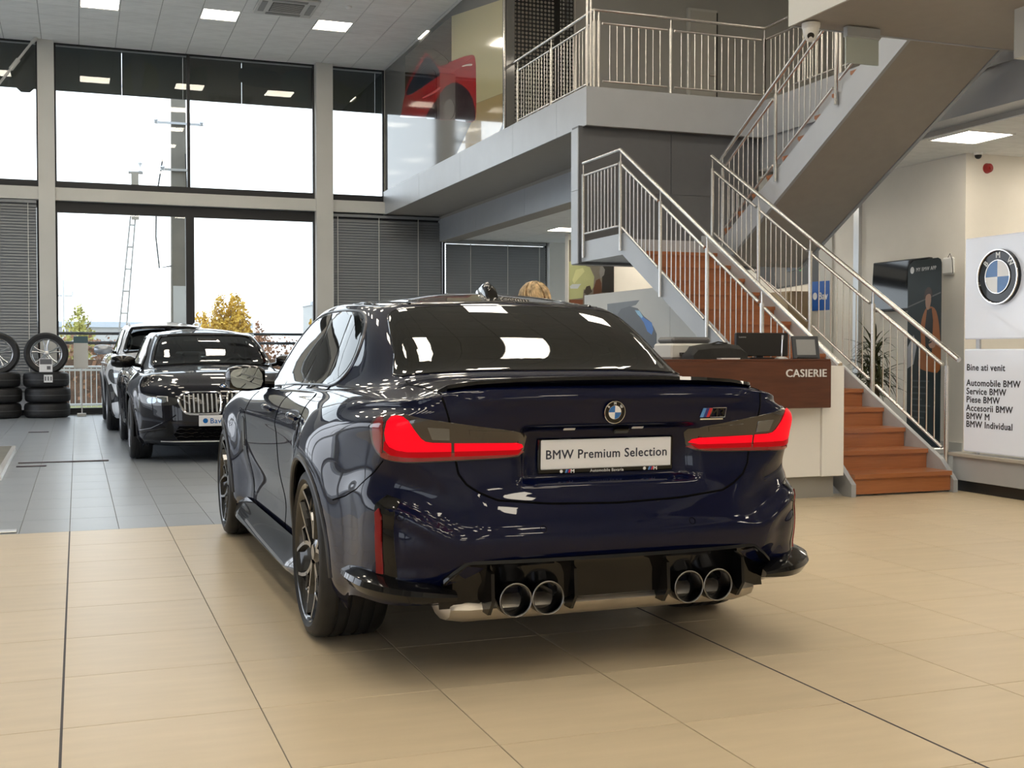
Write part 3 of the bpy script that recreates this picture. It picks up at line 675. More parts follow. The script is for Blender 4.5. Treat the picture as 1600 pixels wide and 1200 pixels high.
# black roof panel (carbon) between the rails
rf = spl([(-.46,1.24,1.36),(0,1.24,1.37),(.46,1.24,1.36),(.515,1.6,1.39),(.52,2.1,1.40),(.49,2.6,1.37),(.40,2.74,1.36),(0,2.78,1.37),(-.40,2.74,1.36),(-.49,2.6,1.37),(-.52,2.1,1.40),(-.515,1.6,1.39)], 3)
body.patch('roof_panel', rf, (0,.05,-1), .002, M_gloss, car, .06, .008)
for s in (-1, 1):
    ru = [(s*.43,1.25,1.3),(s*.475,1.6,1.3),(s*.485,2.1,1.3),(s*.46,2.55,1.3)]
    body.line('roof_rib', ru, (0,.05,-1), .009, M_gloss, car, .002)
def side_glass(s):
    d = (-s,0,0); nm = 'side_window'
    def P(l): return [(s*.7, y, z) for y, z in l]
    body.patch(nm, P(spl([(3.02,.975),(2.05,.995),(2.02,1.30),(2.12,1.325),(2.45,1.315),(2.70,1.235)],2)), d, .003, M_tint, car, .05, .01)
    body.patch(nm, P(spl([(1.95,.998),(1.56,1.006),(1.53,1.08),(1.58,1.29),(1.64,1.316),(1.92,1.326)],2)), d, .003, M_tint, car, .05, .01)
    body.patch(nm, P(spl([(1.50,1.012),(1.36,1.016),(1.265,1.07),(1.25,1.14),(1.29,1.225),(1.38,1.283),(1.52,1.306),(1.48,1.12)],2)), d, .003, M_tint, car, .04, .01)
    dl = P(spl([(3.14,.962),(2.2,.984),(1.6,.996),(1.34,1.001),(1.24,1.045),(1.215,1.135),(1.255,1.235),(1.36,1.302),(1.55,1.333),(2.0,1.343),(2.4,1.334),(2.68,1.27),(2.9,1.13)],4))
    body.patch('window_surround', dl, d, .0012, M_gloss, car, .05, .006)
    body.line('window_trim', dl, d, .007, mat('trim_satin', (.10,.10,.11), .28, 1.) if s == 1 else bpy.data.materials['trim_satin'], car, closed=True)
    # doors
    for l in ([(1.36,1.0),(1.30,.93),(1.27,.80),(1.36,.66),(1.46,.55),(1.50,.36),(1.50,.27)], [(2.0,.99),(2.02,.8),(2.03,.5),(2.03,.27)], [(3.06,.96),(3.10,.80),(3.13,.55),(3.10,.30),(2.9,.265),(2.03,.262),(1.5,.266)]):
        body.line('door_gap', [(s*.9,y,z) for y,z in l], d, .0035, M_gap, car, .001)
    for y in (1.30, 2.13):
        body.patch('handle_cup', [(s*.9,y+.10*math.cos(q)+.09,.845+.032*math.sin(q)) for q in [2*math.pi*i/18 for i in range(18)]], d, .0006, M_gloss, car, .02, .004)
        p0, n0 = body.cast(Vector((s*.9,y,.855)), Vector(d)); 
        pts = []
        for k in range(9):
            f = k/8; p, n = body.cast(Vector((s*.9, y+.20*f, .855+.004*math.sin(f*3.14))), Vector(d)); pts.append(p+n*(.006+.030*math.sin(math.pi*min(max(f,.06),.94))**.6))
        MB().tube(pts, [.009,.013,.015,.0155,.0155,.0155,.015,.013,.009], 8).build('door_handle', M_paint, car)
    # wing vent and rear bumper seam
    body.patch('wing_vent', [(s*.9,3.26,.60),(s*.9,3.20,.60),(s*.9,3.16,.76),(s*.9,3.23,.78),(s*.9,3.30,.74)], d, .003, M_gloss, car, .02, .004)
    body.line('bumper_seam', [(s*.9,.56,.60),(s*.9,.45,.625),(s*.9,.34,.66),(s*.88,.25,.72),(s*.84,.20,.77)], (-s*.85,.5,0), .003, M_gap, car, .001)
    # wheel-arch lips and dark wheel housings
    for wy in (RAX, FAX):
        pts = []
        for k in range(41):
            a = math.radians(-6+k*192/40); yy = wy+.378*math.cos(a); zz = .345+.378*math.sin(a)
            p, n = body.cast(Vector((s*.95, yy, max(zz,.2))), Vector(d)); pts.append(Vector((p.x-s*.004, yy, max(zz,.2))))
        MB().tube(pts, .013, 8).build('arch_lip', M_trimgrey, car)
        MB().lathe([(.374,0),(.374,-s*.36),(.08,-s*.36)], 32, 'x', (s*.885, wy, .345), (-.25,3.39)).build('wheel_housing', M_gap, car)
    # sill blade
    pr = [(.90,1.40,.235),(.90,3.42,.235)]
    sec = [(.868,.295),(.90,.262),(.930,.205),(.938,.185),(.925,.165),(.86,.155)]
    V = []; ys = [1.34,1.40,1.6,2.4,3.2,3.40,3.47]; k_ = [.0,.5,1,1,1,.6,.1]
    for y, kk in zip(ys, k_): V += [(s*(.868+(x-.868)*lerp(.55,1,kk)), y, z) for x, z in sec]
    n = len(sec); F = [(i*n+j, i*n+j+1, (i+1)*n+j+1, (i+1)*n+j) for i in range(len(ys)-1) for j in range(n-1)]
    MB().add(V, F, True).build('sill_blade', M_gloss, car)
    # door mirror
    mr = MB(); V = []; F = []
    cs = [(.0,.55,.7),(.03,.92,.95),(.09,1.05,1.05),(.15,1.0,1.0),(.195,.78,.8),(.21,.4,.45)]
    for (dx,ky,kz) in cs:
        for q in range(14):
            a = 2*math.pi*q/14; c_, s_ = math.cos(a), math.sin(a)
            V.append((s*(.815+dx), 2.92-.02*dx+(.075*ky*np.sign(c_)*abs(c_)**.6), 1.0+(.070*kz*np.sign(s_)*abs(s_)**.7)))
    F = [(i*14+j, i*14+(j+1)%14, (i+1)*14+(j+1)%14, (i+1)*14+j) for i in range(5) for j in range(14)]+[tuple(range(14)), tuple(range(70,84))]
    mir = mr.add(V, F, True).build('door_mirror', M_gloss, car)
    g = MB().prism([(s*x,z) for x,z in spl([(.845,.953),(.975,.95),(1.008,.995),(.99,1.046),(.855,1.052)],3)], 2.838, 2.842, 'y').build('mirror_glass', M_mirror, mir)
    MB().tube([(s*.76,2.90,.965),(s*.84,2.91,.97)], .022, 8).build('mirror_foot', M_gloss, mir)
both(side_glass)
# --- spoiler lip, shark-fin, lid seams
def deckz(x): return 1.043-.02*(x/.6)**2
V = []; xs = [-.64,-.60,-.5,-.35,-.18,0,.18,.35,.5,.60,.64]
for x in xs:
    e = 1 if abs(x) < .605 else -.3; p, n = body.cast(Vector((x,.22,1.2)), Vector((0,0,-1))); y0 = .10+.07*(abs(x)/.6)**2.2
    zb = p.z; V += [(x,y0+.13,zb-.004),(x,y0+.08,zb+.004*e),(x,y0+.03,zb+.011*e),(x,y0-.03*e,zb+.016*e-.004),(x,y0-.036*e,zb+.008*e-.008),(x,y0-.02,zb-.012),(x,y0+.03,zb-.025)]
F = [(i*7+j, i*7+j+1, (i+1)*7+j+1, (i+1)*7+j) for i in range(len(xs)-1) for j in range(6)]
MB().add(V, F, True).build('spoiler_lip', M_gloss, car)
fin = MB(); V = []
for (y,h,w) in [(1.36,.0,.028),(1.38,.030,.03),(1.40,.055,.028),(1.45,.062,.024),(1.52,.045,.018),(1.60,.015,.008),(1.62,0,.004)]:
    p, n = body.cast(Vector((0,y,2)), Vector((0,0,-1))); V += [(-w,y,p.z-.005),(-w*.75,y,p.z+h*.7),(0,y,p.z+h+.002),(w*.75,y,p.z+h*.7),(w,y,p.z-.005)]
MB().add(V, [(i*5+j, i*5+j+1, i*5+6+j, i*5+5+j) for i in range(6) for j in range(4)], True).build('roof_antenna', M_gloss, car)
lid = [(.645,.60,1.1),(.632,.30,1.05),(.628,.10,.99),(.61,.1,.92),(.592,.1,.84),(.58,.1,.78),(.571,.1,.727),(.545,.1,.69),(.50,.1,.66),(.44,.1,.635),(.25,.1,.617),(0,.1,.610)]
both(lambda s: body.line('lid_gap', S(lid[2:], s), BK, .0045, M_gap, car, .0015))
both(lambda s: body.line('lid_gap', S([(.628,.12,1.2),(.632,.3,1.2),(.635,.5,1.2),(.61,.64,1.2)], s), (0,0,-1), .004, M_gap, car, .0015))
# --- tail lamps
def lamps(s):
    d = Vector((-s*.36,.93,0))
    hs = spl([(.335,.1,.862),(.46,.1,.885),(.60,.1,.905),(.70,.13,.922),(.775,.17,.936),(.815,.22,.928),(.836,.27,.895),(.838,.25,.83),(.822,.2,.785),(.775,.15,.770),(.70,.13,.768),(.56,.1,.772),(.38,.1,.778),(.345,.1,.79),(.333,.1,.82)],3)
    h = body.patch('tail_lamp', S(hs,s), d, .004, M_smoke, car, .025, .012)
    body.patch('lower_lens', S(spl([(.345,.1,.80),(.50,.1,.80),(.66,.12,.80),(.76,.15,.80),(.81,.2,.80),(.815,.2,.783),(.775,.15,.774),(.70,.13,.772),(.56,.1,.776),(.38,.1,.782)],3),s), d, .0065, M_reddk, h, .025, .004)
    body.patch('light_bar', S([(.342,.1,.812),(.346,.1,.824),(.36,.1,.830),(.588,.1,.834),(.588,.1,.806),(.36,.1,.806)],s), d, .009, M_red, h, .025, .006)
    body.patch('light_bar', S([(.60,.1,.806),(.60,.1,.835),(.66,.115,.837),(.683,.12,.841),(.697,.125,.852),(.715,.135,.88),(.735,.14,.912),(.748,.15,.921),(.765,.16,.924),(.782,.18,.921),(.794,.19,.905),(.799,.2,.87),(.797,.195,.84),(.788,.185,.822),(.77,.16,.811),(.74,.145,.806)],s), d, .009, M_red, h, .02, .006)
    body.patch('light_bar', S([(.36,.1,.789),(.344,.1,.806),(.36,.1,.806),(.588,.1,.806),(.588,.1,.787)],s), d, .008, M_redm, h, .025, .005)
    body.patch('light_bar', S([(.60,.1,.787),(.60,.1,.806),(.70,.13,.805),(.76,.15,.807),(.79,.19,.82),(.802,.2,.84),(.806,.2,.81),(.79,.17,.793),(.75,.15,.786),(.68,.12,.785)],s), d, .008, M_redm, h, .02, .005)
    body.patch('reversing_lens', S([(.605,.1,.845),(.66,.12,.848),(.675,.12,.89),(.605,.1,.885)],s), d, .007, M_lampclr, h, .02, .004)
    body.patch('marker_strip', S([(.39,.1,.853),(.53,.1,.860),(.535,.1,.878),(.385,.1,.870)],s), d, .006, M_smoke, h, .02, .003)
    body.patch('side_lens', S(spl([(.812,.2,.92),(.830,.25,.895),(.832,.24,.83),(.818,.2,.795),(.812,.2,.85)],3),s), d, .0065, M_reddk, h, .02, .004)
both(lamps)
# --- bumper corner vents, reflectors, sensors, diffuser
def corner(s):
    d = Vector((-s*.55,.83,0))
    body.patch('corner_vent', S([(.862,.14,.36),(.80,.10,.36),(.815,.1,.55),(.80,.1,.64),(.835,.14,.655),(.868,.17,.62),(.872,.16,.50)],s), d, .002, M_gloss, car, .02, .006)
    body.patch('reflector', S([(.842,.14,.385),(.862,.16,.385),(.866,.16,.595),(.853,.15,.61),(.846,.14,.585)],s), d, .007, M_refl, car, .02, .006)
    for (x,z) in ((.775,.585),(.29,.535)):
        body.line('parking_sensor', S([(x+.011*math.cos(q),.1,z+.011*math.sin(q)) for q in [2*math.pi*i/14 for i in range(14)]],s), BK, .0014, M_gap, car, .0, .006, 5, True)
    # winglet at the bumper's bottom corner
    V = []; path = [(.60,.035,.318),(.70,.05,.320),(.785,.105,.325),(.85,.19,.335),(.88,.30,.345),(.888,.42,.350),(.882,.50,.352)]; path = spl(path,4,False); ee = [v_[0] for v_ in spl([(q_,) for q_ in [.5,1,1.15,1.2,1.1,.8,.25]],4,False)]; NP = len(path)
    for i,(x,y,z) in enumerate(path):
        a = Vector(path[min(i+1,NP-1)])-Vector(path[max(i-1,0)]); nn = Vector((a.y,-a.x,0)).normalized(); e = ee[i]
        for (o,h) in [(-.06,.045),(0,.042),(.030,.028),(.036,.012),(.02,-.012),(-.07,-.035)]:
            V.append((s*(x+nn.x*o*e), y+nn.y*o*e, z+h*e-.005))
    MB().add(V, [(i*6+j, i*6+j+1, (i+1)*6+j+1, (i+1)*6+j) for i in range(NP-1) for j in range(5)], True).build('winglet', M_gloss, car)
both(corner)
# diffuser: glossy black lower panel, fins, exhaust tips, muffler
V = []; F = []; xs = [-.64,-.61,-.56,-.50,-.40,-.28,-.19,-.10,0,.10,.19,.28,.40,.50,.56,.61,.64]
for x in xs:
    a = abs(x); zt = .438-.0*(a) if a < .57 else .438-(a-.57)*.9
    up = .055*(1 if .23 < a < .45 else 0)
    V += [(x,.035+.05*(a/.6)**3,zt),(x,-.004+.05*(a/.6)**3,zt-.002),(x,-.006+.05*(a/.6)**3,zt-.014),(x,.012+.05*(a/.6)**3,zt-.03),(x,.03+.05*(a/.6)**3,.36),(x,.055+.05*(a/.6)**3,.285+up*.9),(x,.11,.262+up)]
F = [(i*7+j, i*7+j+1, (i+1)*7+j+1, (i+1)*7+j) for i in range(len(xs)-1) for j in range(6)]
MB().add(V, F, True).build('diffuser', M_gloss, car)
for x, sl in ((-.485,.04),(-.18,-.03),(.18,.03),(.485,-.04)):
    MB().add([(x-.006,.05,.41),(x+.006,.05,.41),(x+.006,-.005,.395),(x-.006,-.005,.395),(x-.006,-.012,.30),(x+.006,-.012,.30),(x+.006,.03,.248),(x-.006,.03,.248),(x-.006,.15,.25),(x+.006,.15,.25)],
             [(0,1,2,3),(3,2,5,4),(4,5,6,7),(7,6,9,8),(0,3,4,7,8),(1,9,6,5,2),(0,8,9,1)]).build('diffuser_fin', M_gloss, car)
for x in (-.394,-.275,.275,.394):
    t = MB().lathe([(.046,.26),(.058,.25),(.060,.04),(.060,-.004),(.0575,-.009),(.053,-.007),(.051,.0),(.051,.16)], 32, 'y', (x,.02,.296)).build('exhaust_tip', M_tip, car)
    MB().lathe([(.052,.05),(.045,.18),(0,.18)], 24, 'y', (x,.02,.296)).build('pipe_bore', M_tipin, t)
    MB().tube([(x+.0575*math.cos(q),.013,.296+.0575*math.sin(q)) for q in [2*math.pi*i/32 for i in range(32)]], .0022, 6, closed=True).build('tip_rim', M_disc, t)
mf = []
for x in [-.62,-.60,-.54,-.3,0,.3,.54,.60,.62]:
    e = 0.35 if abs(x) > .61 else (.85 if abs(x) > .59 else 1)
    mf.append((x, e))
V = []
for x, e in mf:
    for q in range(12):
        a = 2*math.pi*q/12; V.append((x, .23+.15*e*math.cos(a), .258+.064*e*math.sin(a)))
MB().add(V, [(i*12+j, i*12+(j+1)%12, (i+1)*12+(j+1)%12, (i+1)*12+j) for i in range(8) for j in range(12)]+[tuple(range(12)), tuple(range(96,108))], True).build('muffler', M_muff, car)
# --- underbody
box('underbody', -.50,.50,.55,4.3,.17,.30, M_gap, car)
# --- plate, badges
def rearframe(x, z, off=.0):
    p, n = body.cast(Vector((x,.1,z)), Vector(BK)); n = Vector((0,n.y,n.z)).normalized()
    up = Vector((0,0,1)); up = (up-n*up.dot(n)).normalized(); return frame(tuple(p+n*off), (1,0,0), tuple(up)), n
pf, pn = rearframe(0,.778,.012)
pl = MB().box(-.268,.268,-.066,.060,-.010,.004,.004).build('plate_frame', M_gloss, car); pl.matrix_local = pf
wp = MB().box(-.258,.258,-.050,.056,.0,.007,.003).build('number_plate', M_plate, pl)
text('lettering', 'BMW Premium Selection', .0455, M_ink, pl, Matrix.Translation((0,-.012,.0072)), .0006, 'CENTER', .97, .0007)
text('lettering', 'Automobile Bavaria', .0155, M_wht, pl, Matrix.Translation((0,-.0635,.0045)), .0005, 'CENTER')
for sx in (-.165,.165):
    for i,mm in enumerate((M_mblue,M_mdark,M_mred)):
        polyflat('stripe', [(0,0),(.006,0),(.010,.012),(.004,.012)], Matrix.Translation((sx+.0065*i,-.0635,.0045)), .0006, mm, pl)
    text('lettering', 'M', .017, M_wht, pl, Matrix.Translation((sx+.022,-.0635,.0045)), .0005, 'LEFT', 1.2, .0006)
    polyflat('dot', circ(0,0,.006,14), Matrix.Translation((sx-.014,-.0575,.0045)), .0006, M_wht, pl)
bf, bn = rearframe(0,.932,.002); roundel(car, bf, .041, .007)
mfm, mn = rearframe(.395,.919,.003)
bd = MB().box(-.045,.05,-.022,-.017,0,.004).build('model_badge', M_chrome, car); bd.matrix_local = mfm
for i,mm in enumerate((M_mblue,M_mdark,M_mred)):
    polyflat('stripe', [(0,0),(.012,0),(.024,.033),(.012,.033)], Matrix.Translation((-.045+.0125*i,-.012,0)), .004, mm, bd)
text('lettering', 'M3', .046, M_gloss, bd, Matrix.Translation((-.008,-.012,0)), .003, 'LEFT', 1.1, .001)
MB().tube([(-.004,-.013,.003),(.058,-.013,.003),(.062,.022,.003),(.004,.022,.003)], .0012, 5, closed=True).build('badge_outline', M_chrome, bd)
cb = MB().box(-.03,.03,-.012,.012,0,.02,.004).build('reversing_camera', M_gloss, car); cb.matrix_local = rearframe(.05,.872,.0)[0]
for x in (-.15,.12):
    o = MB().box(-.022,.022,-.006,.006,0,.006).build('plate_lamp', M_wht, car); o.matrix_local = rearframe(x,.872,-.004)[0]
# --- wheels
for s in (-1,1):
    wheel(car, s*.802, RAX, .3395, .285, s, M_rimblk)
    wheel(car, s*.806, FAX, .338, .275, s, M_rimblk)
GAL = {'brown': [(-21.338, 6.624), (-18.455, 6.598), (-18.459, 5.883), (-19.751, 5.682), (-21.345, 5.949)], 'cream': [(-18.445, 6.595), (-15.996, 6.188), (-15.999, 4.855), (-17.194, 4.944), (-17.401, 5.194), (-18.45, 5.867)], 'sand': [(-17.194, 4.941), (-15.999, 4.852), (-16.0, 4.405), (-16.294, 4.235), (-18.284, 4.28), (-17.403, 4.696)], 'red': [(-21.614, 5.622), (-21.333, 5.947), (-21.091, 6.115), (-20.175, 6.353), (-19.746, 6.311), (-19.234, 5.99), (-18.937, 5.908), (-18.367, 5.861), (-17.482, 5.743), (-17.232, 5.626), (-17.193, 5.28), (-17.195, 4.814), (-17.361, 4.689), (-18.281, 4.883), (-19.241, 5.074), (-19.968, 5.237), (-21.584, 5.545)], 'glass': [(-21.273, 5.935), (-20.682, 6.135), (-19.959, 6.287), (-19.642, 6.199), (-19.085, 5.814), (-19.541, 5.798), (-20.859, 5.834)], 'roof': [(-19.958, 6.346), (-19.537, 6.334), (-18.6, 5.904), (-18.986, 5.916), (-19.284, 6.015), (-19.746, 6.282)], 'dark': [(-19.968, 5.245), (-19.238, 5.432), (-18.746, 5.529), (-18.14, 5.456), (-17.485, 5.159), (-17.236, 4.822), (-17.403, 4.703), (-18.281, 4.89), (-19.241, 5.081)], 'lamp': [(-17.893, 5.665), (-17.654, 5.638), (-17.378, 5.582), (-17.399, 5.56), (-17.632, 5.61), (-17.828, 5.641)], 'shine': [(-20.127, 5.625), (-19.543, 5.595), (-19.137, 5.59), (-19.062, 5.553), (-19.492, 5.555), (-20.073, 5.6)], 'mirror': [(-19.801, 6.001), (-19.54, 5.972), (-19.361, 5.889), (-19.438, 5.805), (-19.697, 5.875)], 'ring': [(-18.27, 5.06), (-18.285, 5.012), (-18.325, 4.975), (-18.389, 4.951), (-18.469, 4.943), (-18.559, 4.951), (-18.65, 4.976), (-18.732, 5.015), (-18.798, 5.064), (-18.84, 5.118), (-18.855, 5.172), (-18.839, 5.22), (-18.797, 5.258), (-18.73, 5.282), (-18.648, 5.289), (-18.557, 5.279), (-18.467, 5.253), (-18.387, 5.214), (-18.324, 5.165), (-18.284, 5.112)]}
BLU = {'grey': [(-14.775, 1.803), (-13.787, 1.816), (-13.889, 1.757), (-14.046, 1.74), (-14.341, 1.704), (-14.436, 1.659), (-14.774, 1.67)], 'grey2': [(-14.774, 1.67), (-14.436, 1.659), (-13.337, 1.337), (-13.336, 1.193), (-14.772, 1.198)], 'car': [(-14.436, 1.659), (-14.327, 1.721), (-14.072, 1.747), (-13.837, 1.71), (-13.659, 1.602), (-13.484, 1.535), (-13.386, 1.461), (-13.301, 1.37), (-13.3, 1.193), (-14.434, 1.197)], 'blue': [(-13.863, 1.653), (-13.735, 1.627), (-13.634, 1.578), (-13.435, 1.517), (-13.386, 1.427), (-13.434, 1.361), (-13.558, 1.408), (-13.658, 1.523)], 'cyan': [(-13.915, 1.689), (-13.786, 1.679), (-13.684, 1.602), (-13.709, 1.58), (-13.837, 1.63)]}
GRN = {'bg': [(8.91, 3.3), (9.866, 3.331), (9.87, 1.546), (8.911, 1.541)], 'dark': [(9.621, 3.323), (9.862, 3.331), (9.865, 2.302), (9.604, 2.298), (9.613, 2.572)], 'body': [(8.915, 2.878), (9.109, 2.934), (9.276, 2.803), (9.351, 2.787), (9.444, 2.602), (9.426, 2.397), (9.351, 2.294), (9.221, 2.359), (9.203, 2.189), (8.916, 2.151)], 'hood': [(8.98, 2.524), (9.054, 2.729), (9.202, 2.767), (9.239, 2.7), (9.11, 2.561), (9.017, 2.457)], 'lamp': [(8.925, 2.405), (8.98, 2.448), (9.165, 2.457), (9.091, 2.365), (8.944, 2.363)], 'gr1': [(9.221, 2.291), (9.277, 2.411), (9.351, 2.43), (9.398, 2.311), (9.296, 2.241)], 'gr2': [(9.426, 2.363), (9.482, 2.535), (9.557, 2.57), (9.594, 2.486), (9.604, 2.298), (9.426, 2.261)], 'mir': [(9.547, 2.69), (9.566, 2.793), (9.613, 2.828), (9.669, 2.744), (9.651, 2.641), (9.576, 2.571)], 'low': [(8.916, 2.151), (9.203, 2.155), (9.204, 1.542), (8.917, 1.541)]}
STR = {'bg': [(-15.195, 2.524), (-13.401, 2.391), (-13.398, 2.112), (-14.69, 2.051), (-15.192, 2.292)], 'pale': [(-15.196, 2.662), (-13.404, 2.614), (-13.401, 2.391), (-15.195, 2.524)], 'green': [(-14.246, 2.424), (-14.118, 2.415), (-14.041, 2.308), (-14.117, 2.27), (-14.206, 2.326)], 'fig': [(-14.694, 2.412), (-14.533, 2.385), (-14.348, 2.255), (-14.346, 2.093), (-14.663, 2.08), (-14.774, 2.266)], 'low': [(-15.076, 2.025), (-13.989, 2.059), (-13.984, 1.641), (-14.686, 1.661)], 'blue': [(-13.804, 2.107), (-13.398, 2.101), (-13.393, 1.707), (-13.799, 1.707)], 'tan': [(-13.799, 1.7), (-13.393, 1.7), (-13.388, 1.233), (-13.794, 1.206)]}
CAN = {'p1': [(-1.01, 6.869), (-0.647, 6.88), (-0.657, 5.967), (-1.02, 5.961)], 'c1': [(-0.345, 6.493), (-0.076, 6.626), (0.13, 6.578), (0.421, 6.381), (0.441, 6.206), (-0.349, 6.1)], 'c2': [(0.865, 6.373), (1.06, 6.59), (1.404, 6.529), (1.488, 6.289), (1.443, 6.06), (0.883, 5.974)], 'p2': [(0.996, 6.651), (1.189, 6.668), (1.23, 6.403), (1.162, 5.994), (1.033, 6.029)], 'c3': [(2.104, 6.519), (2.551, 6.601), (2.459, 6.32), (2.102, 6.156)], 'p3': [(2.372, 6.632), (2.64, 6.563), (2.727, 6.066), (2.456, 5.977)], 'c4': [(3.048, 6.642), (3.692, 6.602), (3.878, 6.431), (3.83, 6.287), (3.046, 6.32)], 'p4': [(3.785, 6.517), (4.066, 6.679), (4.302, 6.605), (4.299, 6.088), (3.829, 6.147)], 'c5': [(4.826, 6.552), (5.261, 6.349), (5.506, 6.558), (5.26, 6.111), (4.824, 6.126)]}
# ------------------------------------------------------------------ printed pictures (flat prints cut to outline)
def FX(X): return frame((X,0,0), (0,-1,0), (0,0,1))      # faces -X, local u = -Y
def FY(Y): return frame((0,Y,0), (1,0,0), (0,0,1))       # faces -Y
def pic(name, col, rough=.35): return mat(name, col, rough, noise=.06, nscale=4)
# gallery print of a red car
gp = thing('gallery_print', 'large glossy wall print of a red car above the balcony edge', 'poster', (0,0,0))
k = .0002
M_g = dict(brown=(.055,.040,.022), cream=(.46,.42,.25), sand=(.36,.27,.13), red=(.34,.018,.02), glass=(.012,.016,.03), roof=(.10,.085,.05), dark=(.03,.014,.018), lamp=(.6,.6,.55), shine=(.5,.12,.12), mirror=(.03,.01,.01), ring=(.10,.09,.09))
for i,(nm,col) in enumerate(M_g.items()):
    m = mat('gallery_print_'+nm, col, .10, 0, 1., crough=.012); polyflat({'brown':'backdrop','cream':'backdrop','sand':'backdrop','red':'printed_car'}.get(nm,'print_detail'), spl(GAL[nm],3) if nm not in ('brown','cream','sand') else GAL[nm], FX(5.7595-.0006*i), .0006, m, gp)
# reading-zone partition with a blue car picture
pa = thing('partition_wall', 'white partition with a picture of a blue car behind the navy saloon roof', 'partition', (0,0,0))
for y0,y1 in ((12.95,15.56),(12.0,12.944)): box('partition_panel', 6.85,6.91,y0,y1,0,1.955, M_offw, pa)
for i,(nm,col) in enumerate(dict(grey=(.13,.14,.15), grey2=(.10,.105,.115), car=(.06,.065,.075), blue=(.02,.16,.55), cyan=(.25,.5,.7)).items()):
    polyflat('print_detail', BLU[nm], FX(6.849-.0005*i), .0005, pic('blue_picture_'+nm, col), pa)
po = thing('car_poster', 'tall poster of a yellow-green car front under the stair landing', 'poster', (0,0,0))
for i,(nm,col) in enumerate(dict(bg=(.17,.155,.13), dark=(.015,.014,.014), body=(.38,.40,.20), hood=(.50,.52,.26), lamp=(.45,.5,.55), gr1=(.05,.04,.03), gr2=(.10,.04,.02), mir=(.2,.2,.2), low=(.16,.05,.02)).items()):
    polyflat('backdrop' if nm == 'bg' else 'print_detail', GRN[nm], FY(20.98-.001*i), .001, pic('green_poster_'+nm, col), po)
sp = thing('wall_picture', 'wide dark picture with a green accent on the wall behind the stairs', 'picture', (0,0,0))
for i,(nm,col) in enumerate(dict(bg=(.075,.075,.075), pale=(.13,.125,.12), fig=(.16,.155,.15), green=(.10,.42,.12)).items()):
    polyflat('backdrop' if nm in ('bg','pale') else 'print_detail', STR[nm], FX(9.515-.001*i), .001, pic('stair_picture_'+nm, col), sp)
cb = thing('tan_cabinet', 'tan wooden cabinet against the wall behind the stairs', 'cabinet', (0,0,0))
M_tan = mat('tan_wood', (.36,.27,.16), .5, noise=.1, nscale=5); box('cabinet_body', 9.2,9.515,13.9,15.1,.06,1.98, M_tan, cb); box('cabinet_door', 9.18,9.2,13.92,14.49,.08,1.96, M_tan, cb); box('cabinet_door', 9.18,9.2,14.51,15.08,.08,1.96, M_tan, cb); box('plinth', 9.22,9.5,13.92,15.08,0,.06, M_black, cb)
bs = thing('blue_sign', 'small blue sign reading Bav beside the white pillar', 'sign', (0,0,0)); polyflat('sign_board', STR['blue'], FX(9.50), .012, mat('sign_blue', (.01,.10,.42), .4), bs)
ys = [-p[0] for p in STR['blue']]; zs = [p[1] for p in STR['blue']]
text('lettering', 'Bav', .14, M_wht, bs, frame((9.486, max(ys)-.16, sum(zs)/4-.05), (0,-1,0), (0,0,1)), .002, 'LEFT', 1., .003)
polyflat('mark', circ(0,0,.05,14), frame((9.487,max(ys)-.08,sum(zs)/4),(0,-1,0),(0,0,1)), .002, M_wht, bs)
# ------------------------------------------------------------------ pylon sign on its plinth
M_signface = mat('white_sign_panel', (.72,.76,.84), .18, 0, .4, emis=(.80,.87,1.0), es=.10); M_signink = mat('sign_ink', (.01,.012,.02), .4)  # sign panels carry a slight bluish emission
pln = thing('display_plinth', 'low grey plinth with dark kick under the white pylon sign', 'plinth', (0,0,0))
box('plinth_body', 6.80,9.3,3.2,7.88,.09,.285, M_panel, pln, .004); box('plinth_top', 6.775,9.32,3.2,7.90,.285,.315, mat('plinth_top', (.42,.40,.36), .4), pln, .004); box('kick', 6.83,9.25,3.2,7.86,0,.09, M_black, pln)
py = thing('pylon_sign', 'white pylon sign with round emblem and black Romanian text', 'sign', (6.80,7.36,.315))
box('upper_panel', .0,.12,-.40,.40,.932,1.750, M_signface, py, .01); box('lower_panel', .0,.12,-.40,.40,.019,.853, M_signface, py, .01)
for y in (-.3,.3): bar('support_tube', (.06,y,0), (.06,y,.95), .02, M_alu, py)
bar('support_tube', (.06,.3,.85), (.06,.3,.95), .021, M_alu, py)
roundel(py, frame((-.001,0,1.419), (0,-1,0), (0,0,1)), .218, .03)
for s_, z in (('Bine ati venit',.700),('Automobile BMW',.575),('Service BMW',.507),('Piese BMW',.440),('Accesorii BMW',.372),('BMW M',.305),('BMW Individual',.240)):
    text('lettering', s_, .074, M_signink, py, frame((-.0005,.365,z-.02), (0,-1,0), (0,0,1)), .0008, 'LEFT', 1., .0016)
